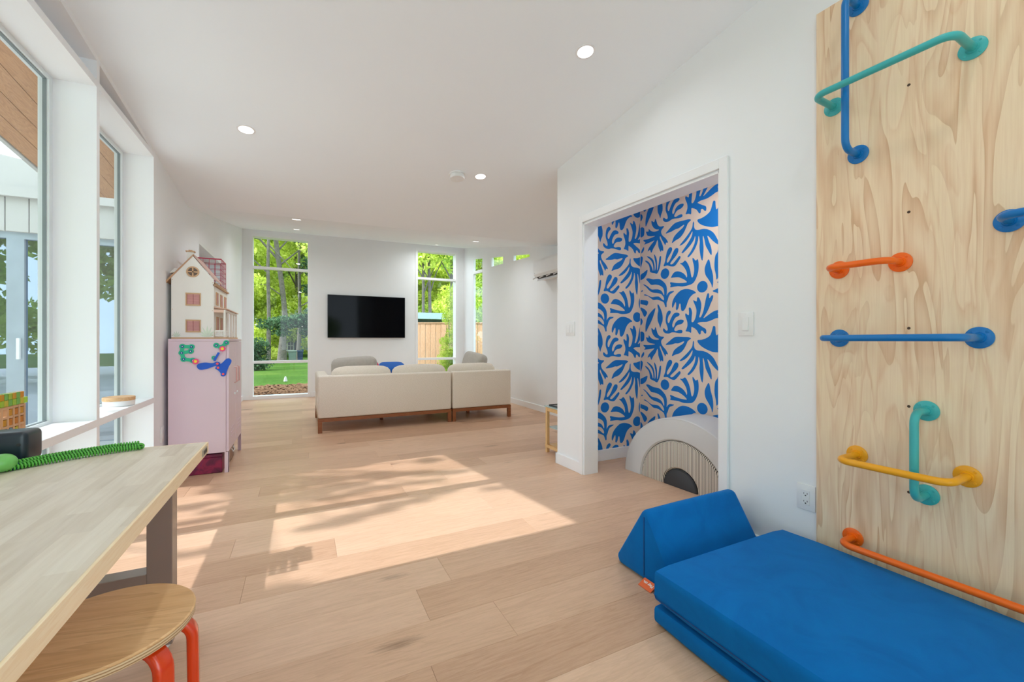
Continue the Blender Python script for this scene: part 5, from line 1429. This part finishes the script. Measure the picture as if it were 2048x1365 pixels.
def leaf_mesh(clumps, n, size, aspect=0.55, droop=0.0):
    """n leaves scattered through ellipsoid clumps (x, y, z, rx, ry, rz)"""
    cl = np.array(clumps, float)
    vol = (cl[:, 3] * cl[:, 4] * cl[:, 5]) ** 0.75
    idx = rng.choice(len(cl), n, p=vol / vol.sum())
    d = rng.normal(size=(n, 3)); d /= np.linalg.norm(d, axis=1)[:, None]
    r = rng.random(n) ** (1 / 2.2)
    pos = cl[idx, :3] + d * r[:, None] * cl[idx, 3:6]
    a = rng.normal(size=(n, 3)); a[:, 2] -= droop; a /= np.linalg.norm(a, axis=1)[:, None]
    b = np.cross(a, rng.normal(size=(n, 3))); b /= np.linalg.norm(b, axis=1)[:, None]
    L = size * (0.6 + 0.8 * rng.random(n))[:, None]
    v = np.stack([pos - a * L, pos + b * L * aspect, pos + a * L, pos - b * L * aspect], 1).reshape(-1, 3)
    f = np.arange(4 * n).reshape(n, 4)
    me = bpy.data.meshes.new('crown')
    me.vertices.add(4 * n); me.vertices.foreach_set('co', v.astype(np.float32).ravel())
    me.loops.add(4 * n); me.loops.foreach_set('vertex_index', f.astype(np.int32).ravel())
    me.polygons.add(n); me.polygons.foreach_set('loop_start', np.arange(0, 4 * n, 4, dtype=np.int32))
    me.update(calc_edges=True)
    return me
def add_crown(root, clumps, n, size, mat, aspect=0.55, droop=0.0, name='crown'):
    me = leaf_mesh(clumps, n, size, aspect, droop); me.materials.append(mat)
    o = bpy.data.objects.new(name, me); C.objects.link(o); o.parent = root; o['kind'] = 'stuff'
    return o
def tree(label, loc, pts, rads, branches, clumps, n, size, leaf, bark='bark', group=None, name='tree'):
    t = thing(name, label, 'tree', loc, 0, group)
    m = MB()
    m.tube(pts, rads, 12)
    for bpts, br in branches: m.tube(bpts, [br * (1 - 0.75 * i / (len(bpts) - 1)) for i in range(len(bpts))], 8)
    m.build('trunk', M[bark], t)
    add_crown(t, clumps, n, size, M[leaf])
    return t
def rnd_clumps(h0, h1, rad, k, cr):
    out = []
    for _ in range(k):
        a = random.random() * 2 * pi; rr = rad * math.sqrt(random.random())
        out.append((rr * cos(a), rr * sin(a), random.uniform(h0, h1), cr * random.uniform(.7, 1.2), cr * random.uniform(.7, 1.2), cr * random.uniform(.5, .9)))
    return out
# the leaning tree that fills the middle of the left window
tree('tall leaning tree with pale flared trunk in the left tall window', (-1.25, 34, gz(34)),
     [(0.0, 0, -0.1), (-0.02, 0, 0.25), (0.05, 0, 1.9), (0.20, 0, 3.0), (0.05, 0, 4.8), (-0.40, 0, 8.6), (-0.9, 0, 13.0), (-1.0, 0, 16)], [0.42, 0.30, 0.20, 0.175, 0.165, 0.15, 0.11, 0.04],
     [([(-0.25, 0, 7.2), (-1.4, 0.2, 8.6), (-2.9, 0.3, 8.9), (-4, 0.4, 9.6)], 0.09), ([(-0.2, 0, 6.8), (1.0, -0.2, 7.9), (2.4, -0.3, 8.0)], 0.07), ([(-0.3, 0, 7.8), (1.0, 0.3, 9.6), (1.7, 0.3, 11)], 0.06), ([(0.1, 0, 4.6), (-1.0, -.2, 5.4), (-2.0, -.3, 5.3)], 0.05)],
     [(-3.2, 0.3, 9.4, 2.0, 1.6, 1.2), (2.2, -0.2, 8.3, 1.4, 1.2, 0.8), (1.4, 0.5, 10.8, 2, 1.6, 1.2), (-1.8, -0.6, 5.6, 1.0, 1.0, 0.6), (-1, 0, 14, 3, 3, 2.5), (-2.5, 1.5, 11, 2, 2, 1.4)], 8000, 0.13, 'leaf_bright', 'bark')
tree('straight grey-trunked tree left of the leaning one', (-1.85, 30, gz(30)), [(0, 0, -0.1), (0.02, 0, 3), (-0.03, 0, 6), (0.03, 0, 9), (0, 0, 14)], [0.14, 0.105, 0.09, 0.08, 0.04],
     [([(0, 0, 5.6), (-1, 0.2, 6.6), (-2.2, 0.2, 6.7)], 0.05), ([(0, 0, 7.4), (0.9, -0.2, 6.4), (1.3, -0.2, 5.9)], 0.05)], [(-1.8, 0, 6.9, 1.2, 1, 0.8), (0, 0, 12, 2.2, 2.2, 2), (-2.0, .6, 3.6, .9, .9, .7)], 2600, 0.14, 'leaf_bright')
tree('slim dark-trunked tree at the right of the left tall window', (-0.2, 38, gz(38)), [(-0.1, 0, -0.1), (0.05, 0, 3), (0.0, 0, 7), (-0.05, 0, 12)], [0.17, 0.125, 0.11, 0.06],
     [([(0, 0, 4.2), (1.0, -.3, 4.9), (1.8, -.3, 4.8)], 0.06), ([(0, 0, 6.8), (1, -.3, 7.8), (1.6, -.3, 8.6)], .06)], [(1.2, -0.4, 7.6, 1.2, 1, 1.2), (1.0, -0.3, 5.6, 1.0, 1, 0.6), (0, 0, 11.5, 2.5, 2.5, 2)], 3200, 0.15, 'leaf_dark')
# woods behind: a few kinds, copied
protoA = tree('bright leafy tree in the woods beyond the lawn', (-5.5, 44, gz(44)), [(0, 0, -0.2), (0.1, 0, 5), (-0.1, 0, 10), (0, 0, 17)], [0.2, 0.15, 0.11, 0.04],
     [([(0, 0, 6), (1.5, 0.5, 8), (2.6, 0.6, 8.6)], 0.08), ([(0, 0, 7), (-1.6, -0.3, 9), (-2.8, -0.4, 9.4)], 0.08)], rnd_clumps(1.0, 16, 3.8, 44, 1.5), 26000, 0.17, 'leaf_bright', group='bright trees in the woods')
protoB = tree('mid green tree farther back in the woods', (5.0, 50, gz(50)), [(0, 0, -0.2), (-0.1, 0, 5), (0.1, 0, 10), (0, 0, 17)], [0.3, 0.24, 0.18, 0.05],
     [([(0, 0, 5), (1.5, -0.5, 7), (2.6, -0.6, 7.6)], 0.08), ([(0, 0, 8), (-1.6, 0.3, 9.5), (-2.8, 0.4, 10)], 0.08)], rnd_clumps(0.8, 17, 4.4, 46, 1.7), 24000, 0.2, 'leaf_mid', group='mid green trees in the woods')
for x, y, a, s in [(-0.5, 48, 40, 1.0), (3.6, 45, 100, 0.95), (-9, 50, 200, 1.1), (9.5, 44, 290, 1.0), (14.5, 46, 20, 1.1), (19, 40, 70, 1.0), (26, 44, 160, 1.1), (11.5, 34, 230, 0.8), (10.8, 27, 50, 0.62), (13.2, 25, 140, 0.6), (17, 31, 260, 0.8)]:
    o = dup(protoA, (x, y, gz(y)), rot=(0, 0, R(a))); o.scale = (s, s, s)
for x, y, a, s in [(-3, 70, 0, 1.3), (-9, 72, 30, 1.3), (4, 74, 80, 1.3), (1.5, 80, 10, 1.5), (-6, 84, 60, 1.5), (12, 62, 130, 1.2), (19, 60, 190, 1.3), (27, 58, 250, 1.3), (34, 60, 310, 1.4), (22, 74, 15, 1.5), (15.5, 52, 75, 1.0)]:
    o = dup(protoB, (x, y, gz(y)), rot=(0, 0, R(a))); o.scale = (s, s, s)
# slender trunks seen in the right window
def slim(label, x, y, lean, h, leafk, clumps, n, r=0.07):
    tree(label, (x, y, gz(y)), [(0, 0, -0.1), (lean * 0.3, 0, 2.5), (lean * 0.6, 0, 5), (lean, 0, h)], [r * 1.2, r, r * 0.85, r * 0.3],
         [([(lean * 0.5, 0, 3.8), (lean + 0.5, 0.1, 5), (lean + 0.9, 0.1, 5.8)], r * 0.5), ([(lean * 0.6, 0, 4.6), (lean - 0.6, 0, 5.6), (lean - 0.9, 0, 6.4)], r * 0.45)], clumps, n, 0.13, leafk)
slim('slender pale trunk nearest the left edge of the right tall window', 5.72, 22, 0.0, 7, 'leaf_bright', [(0, 0, 6, 1, 1, 1)], 600, 0.08)
slim('slender forked tree in the middle of the right tall window', 6.15, 22, -0.2, 9, 'leaf_bright', [(-.4, 0, 6, 1.0, .8, .6), (.6, 0, 6.4, .8, .8, .6), (0, 0, 8.5, 1.6, 1.4, 1.2)], 1100, 0.09)
slim('dark-topped tree at the right edge of the right tall window', 7.3, 22, 0.0, 9, 'leaf_mid', [(0.2, 0, 5.6, .9, .7, .8), (0.6, 0, 7, 1, 1, 1), (-.2, 0, 8.4, 1.2, 1, 1)], 1200, 0.11)

# near shrubs
def shrub(name, label, loc, clumps, n, size, leaf, stems, aspect=0.55, droop=0.0, cat='shrub'):
    t = thing(name, label, cat, loc)
    m = MB()
    for s_ in stems: m.tube(s_, [0.022, 0.016, 0.008][:len(s_)] if len(s_) == 3 else 0.012, 6)
    m.build('stems', M['bark'], t)
    add_crown(t, clumps, n, size, M[leaf], aspect, droop, 'foliage')
    return t
shrub('holly_bush', 'dark green rounded bush at lower left of the left tall window', (-1.95, 22.5, gz(22.5)), [(0, 0, 0.55, 0.62, 0.5, 0.6), (0.2, 0.1, 1.1, 0.45, 0.4, 0.45), (-0.3, 0, 1.0, .5, .4, .4), (0.1, -.1, .3, .7, .5, .3)], 3000, 0.055, 'leaf_dark', [[(0, 0, 0), (0.1, 0, 0.5), (0.2, 0, 1.2)], [(0, 0, 0), (-0.2, 0, 0.6), (-0.3, 0, 1.2)]])
shrub('holly_tree', 'dark glossy holly branches across the left tall window', (-0.3, 19.5, gz(19.5)), [(-0.3, 0, 2.05, 0.6, 0.5, 0.28), (0.25, 0, 2.15, 0.6, 0.5, 0.32), (0.5, 0.1, 1.75, 0.35, 0.4, 0.3), (-0.9, 0, 2.0, 0.45, 0.4, 0.26), (-0.45, 0, 1.65, 0.4, 0.4, 0.16), (0.75, 0, 2.5, 0.4, 0.4, 0.3), (1.1, 0, 1.9, .5, .5, .6)], 3400, 0.06, 'leaf_dark',
      [[(1.2, 0, -0.1), (1.0, 0, 1.2), (0.6, 0, 2.2)], [(1.0, 0, 1.3), (0.2, 0, 1.9), (-0.8, 0, 2.0)]])
shrub('bamboo_clump', 'yellow-green feathery bamboo clump against the wooden fence', (3.62, 10.75, gz(10.75)), [(0, 0, 0.5, 0.34, 0.3, 0.35), (-0.1, 0, 0.95, 0.32, 0.28, 0.28), (0.06, 0.05, 1.4, 0.28, 0.28, 0.3), (-0.06, 0, 1.85, 0.27, 0.26, 0.26), (0.06, 0, 2.25, 0.3, 0.26, 0.22), (-0.22, 0, 1.2, 0.2, 0.2, 0.12), (-.3, 0, .35, .3, .3, .22), (0.1, 0, 2.55, .24, .24, .2), (.12, 0, .8, .3, .25, .3), (-.2, 0, .7, .28, .25, .25)], 11000, 0.04, 'leaf_bamboo',
      [[(0.05, 0, 0), (0.03, 0, 1.2), (0.06, 0, 2.6)], [(-0.1, 0, 0), (-0.1, 0.05, 1.1), (-0.15, 0.05, 2.1)], [(0.12, 0.03, 0), (0.14, 0.05, 1.2), (0.2, 0.05, 2.3)]], 0.2, 0.5)
shrub('understory_bush', 'bright green understory bush at the wood edge', (-4.2, 40, gz(40)), rnd_clumps(0.4, 2.6, 2.0, 10, 0.9), 3000, 0.14, 'leaf_bright', [[(0, 0, 0), (0.2, 0, 1), (0.4, 0, 2)]])
shrub('understory_bush', 'mid green understory bush behind the flat-roofed building', (10.8, 32.0, gz(32)), rnd_clumps(0.4, 4.2, 2.6, 16, 1.1), 4600, 0.15, 'leaf_bright', [[(0, 0, 0), (0.2, 0, 1), (0.4, 0, 2)]])
shrub('understory_bush', 'yellowish understory bush behind the slender trunks', (6.4, 29, gz(29)), rnd_clumps(0.4, 3.4, 1.8, 12, 1.0), 3200, 0.14, 'leaf_bamboo', [[(0, 0, 0), (0.2, 0, 1), (0.4, 0, 2)]])
shrub('understory_bush', 'tall leafy bush outside the far right wall windows', (5.4, 13.6, gz(13.6)), rnd_clumps(0.6, 4.6, 0.8, 18, 0.55), 6000, 0.07, 'leaf_mid', [[(0, 0, 0), (0.1, 0, 2), (0.2, 0, 4)]])
shrub('understory_bush', 'bright leafy bush high outside the small clerestory panes', (9.1, 16.0, gz(16)), rnd_clumps(2.2, 6.6, 1.6, 24, 0.8), 6500, 0.10, 'leaf_bright', [[(0, 0, 0), (0.1, 0, 2), (0.2, 0, 4.4)]])

# shade tree on the sunny side: its boughs throw the dappled shadow into the room
def on_sun(xf, yf, xt): return (xt, yf, (xf - xt) * 0.814)
t = thing('tree', 'shade tree outside the window bay, dappling the floor', 'tree', (-7.4, 4.35, -0.1))
ro = Vector((-7.4, 4.35, -0.1))
m = MB()
m.tube([(0, 0, -0.1), (0.05, -0.05, 2.5), (0.1, -0.1, 5.0), (0.2, -0.3, 7.5), (0.2, -0.3, 9)], [0.22, 0.17, 0.14, 0.08, 0.03], 12)
targets = [(0.0, 3.32, .13, .09), (0.12, 3.62, .11, .08), (0.28, 3.42, .14, .07), (0.38, 3.92, .12, .04), (0.5, 3.6, .12, .07), (0.75, 3.5, .12, .05), (0.97, 3.42, .10, .05), (1.04, 3.80, .05, .10), (1.14, 3.36, .08, .04), (0.52, 3.26, .13, .04), (0.22, 3.2, .10, .03), (0.85, 3.24, .08, .03),
           (0.15, 2.74, .13, .03), (0.38, 2.80, .14, .04), (0.62, 2.88, .13, .04), (0.85, 2.95, .10, .03), (1.32, 2.86, .05, .03), (-0.09, 2.12, .06, .05), (0.02, 2.06, .03, .03),
           (-0.5, 3.75, .09, .09), (-0.65, 3.45, .08, .06), (-0.45, 3.3, .08, .04), (-0.55, 3.15, .10, .025), (-0.5, 2.68, .10, .025), (-0.6, 3.95, .10, .05), (-0.03, 3.97, .10, .08)]
cl_ = []
for (xf, yf, rx, ry) in targets:
    xt = -6.3 + random.uniform(-0.5, 0.5)
    p = Vector(on_sun(xf, yf, xt)) - ro
    cl_.append((p.x, p.y, p.z, 0.10 + rx * 0.5, ry, rx * 0.75))
    st = Vector((0.12, -0.15, 5.4)) if p.z > 4.6 else Vector((0.08, -0.1, 3.4))
    if random.random() < 0.75: m.tube([st, st.lerp(p, 0.5) + Vector((0, 0, 0.15)), p], [0.035, 0.02, 0.008], 6)
m.build('trunk', M['bark'], t)
add_crown(t, cl_, 2100, 0.046, M['leaf_mid'], 0.6)
add_crown(t, [(0.2, 0.8, 8.3, 1.6, 1.2, 1.2), (-0.8, 0.6, 7.6, 1.2, 1.0, 1.0)], 1500, 0.10, M['leaf_mid'], 0.6)

# ------------------------------------------------------------------ outside: fence, neighbour's flat roof, house, bins, marker
M['fence'] = wood('cedar_fence', (S(226, 184, 150), S(206, 158, 120), S(178, 128, 92)), (6, 6, 0.7), 0.7, 19.0)
fd = Vector((0.893, -0.45, 0)); fp = Vector((2.0, 12.35, 0))
fang = math.atan2(fd.y, fd.x)
t = thing('board_fence', 'reddish vertical board fence seen low in the right tall window', 'fence', (fp.x, fp.y, gz(12)), fang)
FH = 1.575 - gz(12)
for k in range(34):
    if 'fence_board' not in bpy.data.meshes:
        o = MB().box(-0.07, 0.07, -0.011, 0.011, 0.02, FH, 0.003).build('board', M['fence'], t, (k * 0.148, 0, 0)); o.data.name = 'fence_board'; fbd = o
    else:
        o = fbd.copy(); C.objects.link(o); o.parent = t; o.location = (k * 0.148, 0.004 * (k % 2), 0)
for z in (0.3, FH - 0.25):
    m = MB(); m.box(-0.1, 34 * 0.148, 0.018, 0.056, z, z + 0.09); m.build('rail', M['fence'], t)
for k in range(3):
    m = MB(); m.box(k * 2.4 - 0.045, k * 2.4 + 0.045, 0.058, 0.148, -0.1, FH - 0.02); m.build('post', M['fence'], t)
m = MB(); m.box(-0.1, 34 * 0.148, -0.03, 0.05, FH + 0.001, FH + 0.03); m.build('cap_board', M['fence'], t)

M['blue_grey'] = simple('blue_grey_fascia', S(184, 206, 216), 0.5, 0.03)
t = thing('flat_roofed_building', 'blue-grey flat-roofed building beyond the wooden fence', 'building', (7.6, 21.5, gz(21)))
b0 = -gz(21)
m = MB(); m.box(-3.2, 4.0, -0.6, 4, 0, 1.95 + b0); m.build('walls', simple('render_grey', S(150, 156, 154), 0.8), t)
m = MB(); m.box(-3.9, 4.6, -1.6, 5, 2.12 + b0, 2.42 + b0); m.build('roof', M['blue_grey'], t)
m = MB(); m.box(-3.5, 4.3, -1.1, 4.6, 1.951 + b0, 2.119 + b0); m.build('roof_edge', simple('roof_edge_dark', S(70, 84, 90), 0.6), t)
m = MB(); m.box(-3.0, 1.0, -0.66, -0.6, 0.6 + b0, 1.7 + b0); m.build('window', M['glass'], t)

t = thing('house', 'single-storey house with white eave and blue door across the lawn', 'house', (-2.0, 60, gz(60)))
m = MB(); m.box(-8, 1.05, 0, 6, 0, 2.25); m.build('wall', simple('house_tan', S(170, 160, 148), 0.8), t)
m = MB(); m.box(1.051, 6, 0.1, 6, 0, 2.25); m.build('wall', simple('house_blue', S(92, 124, 148), 0.8), t)
m = MB(); m.box(-8.6, 6.6, -0.7, 6.4, 2.251, 2.42); m.build('eave', M['exterior_white'], t)
m = MB(); m.prism([(-0.6, 2.421), (6.3, 2.421), (3, 3.7)], -8.4, 6.4, 'x'); m.build('roof', simple('roof_shingle', S(186, 172, 164), 0.8), t)
m = MB()
m.box(0.35, 0.42, -0.05, 0.0, 0.3, 2.15); m.box(1.0, 1.07, -0.05, 0.0, 0.3, 2.15); m.box(0.42, 1.0, -0.05, 0, 2.08, 2.15); m.box(0.42, 1.0, -0.05, 0, 0.3, 0.37); m.box(0.68, 0.73, -0.05, 0, 0.37, 2.08); m.box(0.42, 1.0, -0.05, 0, 0.85, 0.9)
wf = m.build('window', M['exterior_white'], t)
m = MB(); m.box(0.42, 1.0, -0.02, -0.005, 0.37, 2.08); m.build('pane', M['dark_slot'], wf)
m = MB(); m.box(1.35, 2.25, 0.05, 0.099, 0.1, 1.9); dd = m.build('door', simple('door_blue', S(70, 112, 142), 0.5), t)

def bin_(name, label, x, y, w, h, c, loc_rot=0):
    t = thing(name, label, 'bin', (x, y, gz(y)), R(loc_rot))
    mt = simple(name + '_' + label.split()[0], c, 0.5, 0.05)
    m = MB(); bm = bmesh.new()
    lo = [bm.verts.new((sx * w * 0.42, sy * w * 0.42, 0.04)) for sx, sy in ((-1, -1), (1, -1), (1, 1), (-1, 1))]
    hi = [bm.verts.new((sx * w * 0.5, sy * w * 0.5, h * 0.88)) for sx, sy in ((-1, -1), (1, -1), (1, 1), (-1, 1))]
    bm.faces.new(lo[::-1]); bm.faces.new(hi)
    for i in range(4): bm.faces.new((lo[i], lo[(i + 1) % 4], hi[(i + 1) % 4], hi[i]))
    bmesh.ops.bevel(bm, geom=list(bm.edges), offset=0.03, segments=2, affect='EDGES'); m.bm(bm, True); m.build('body', mt, t)
    m = MB(); m.prism([(-w * 0.54, h * 0.885), (w * 0.5, h * 0.885), (w * 0.5, h * 0.94), (0, h), (-w * 0.54, h * 0.92)], -w * 0.53, w * 0.53, 'x'); m.build('lid', mt, t)
    for sx in (-1, 1):
        q = MB(); q.lathe([(0, -0.03), (0.1, -0.03), (0.1, 0.03), (0, 0.03)], 14, Matrix.Translation((sx * w * 0.36, w * 0.40, 0.1)) @ Matrix.Rotation(R(90), 4, 'Y')); q.build('wheel', M['dark_slot'], t)
bin_('rubbish_bin', 'grey-green rubbish bin by the pale tree trunk', -1.26, 36, 0.56, 0.82, S(104, 122, 116))
bin_('rubbish_bin', 'second grey-green rubbish bin, between its pair and the navy bin', -0.65, 36.05, 0.56, 0.80, S(112, 128, 122))
bin_('recycling_bin', 'navy recycling bin at the right of the grey-green bins', -0.12, 36.05, 0.40, 0.78, S(36, 52, 88))
t = thing('garden_marker', 'small white conical marker standing at the lawn edge', 'garden marker', (-0.45, 14.6, gz(14.6)))
m = MB(); m.lathe([(0, 0.02), (0.055, 0.02), (0.04, 0.10), (0.02, 0.16), (0, 0.17)], 16); m.build('cone', M['exterior_white'], t)
m = MB(); m.tube([(0, 0, -0.03), (0, 0, 0.03)], 0.012, 8); m.build('stake', M['dark_slot'], t)

# ------------------------------------------------------------------ outside: the white wing seen through the bay windows
def mk_reflect():
    t = NT('coated_door_glass'); t.n.remove(t.b)
    tr = t.n.new('ShaderNodeBsdfTransparent'); tr.inputs['Color'].default_value = (0.45, 0.6, 0.78, 1)
    gl = t.n.new('ShaderNodeBsdfGlossy'); gl.inputs['Roughness'].default_value = 0.01; gl.inputs['Color'].default_value = (0.62, 0.78, 0.95, 1)
    n = t.noise(t.coords(), 2, 1)
    mx = t.n.new('ShaderNodeMixShader'); t.link(t.math('ADD', t.math('MULTIPLY', n, 0.06), 0.30), mx.inputs[0])
    t.link(tr.outputs[0], mx.inputs[1]); t.link(gl.outputs[0], mx.inputs[2]); t.link(mx.outputs[0], t.out.inputs['Surface']); return t.m
M['door_glass'] = mk_reflect()
wing = struct_root('wall_wing', (0, 0, 0))
WY = 5.62
m = MB(); m.box(-7.0, -1.2, WY + 0.02, WY + 0.2, 2.12, 2.46); m.build('wall_core', M['exterior_white'], wing)
k = 0; x = -1.2
while x > -5.5:
    m = MB(); m.box(x - 0.153, x, WY, WY + 0.0195, 2.12, 2.46, 0.004); m.build('siding_board', M['exterior_white'], wing); x -= 0.16
m = MB(); m.box(-7.0, -1.2, WY - 0.05, WY - 0.001, 2.44, 2.53); m.build('fascia', M['exterior_white'], wing)
m = MB(); m.prism([(-7.0, 2.531), (-1.2, 2.531), (-1.2, 2.60), (-7.0, 3.6)], WY - 0.02, WY + 0.16, 'y'); m.build('gable_board', M['exterior_white'], wing)
m = MB(); m.box(-7.0, -1.2, WY + 0.2, 9.6, 2.2, 2.5); m.build('wing_ceiling', M['brown_lining'], wing)
m = MB(); m.box(-7.0, -1.2, 9.5, 9.7, -0.1, 2.2); m.build('back_wall', M['brown_lining'], wing)
m = MB(); m.box(-7.2, -7.0, WY, 9.6, -0.1, 2.3); m.build('side_wall', M['brown_lining'], wing)
m = MB(); m.box(-7.0, -1.2, WY, 9.6, -0.1, -0.02); m.build('wing_floor', M['brown_lining'], wing)
for i, (xa, xb) in enumerate(((-2.42, -1.25), (-3.7, -2.42), (-5.0, -3.7))):
    r = struct_root('door_%d' % (i + 1))
    m = MB(); e = 0.06
    m.box(xa, xa + e, WY + 0.03, WY + 0.09, 0.0, 2.12); m.box(xb - e, xb, WY + 0.03, WY + 0.09, 0.0, 2.12); m.box(xa + e, xb - e, WY + 0.03, WY + 0.09, 0, 0.08); m.box(xa + e, xb - e, WY + 0.03, WY + 0.09, 2.06, 2.12)
    m.build('door_frame', simple('door_frame_grey', S(150, 162, 172), 0.5) if i == 0 else bpy.data.materials['door_frame_grey'], r)
    m = MB(); m.raw([(xa + e, WY + 0.06, 0.08), (xb - e, WY + 0.06, 0.08), (xb - e, WY + 0.06, 2.06), (xa + e, WY + 0.06, 2.06)], [(0, 1, 2, 3)]); m.build('pane', M['door_glass'], r)
    m = MB(); m.box(xa + 0.015, xa + 0.04, WY + 0.0, WY + 0.03, 0.92, 1.12, 0.004); m.build('door_handle', M['alu'], r)
m = MB(); m.box(-7.0, -5.0, WY, WY + 0.2, -0.1, 2.12); m.build('wing_pier', M['exterior_white'], wing)
# trees on the garden side, mirrored in the door glass
for x, y, a, s in [(-5.2, -8, 10, 0.7), (-9.5, -5, 120, 0.7), (-1.5, -13, 220, 0.8)]:
    o = dup(protoB, (x, y, -0.1), rot=(0, 0, R(a)), label='mid green garden tree behind the house, seen mirrored in glass'); o.scale = (s, s, s)
    o['group'] = 'garden trees mirrored in the door glass'
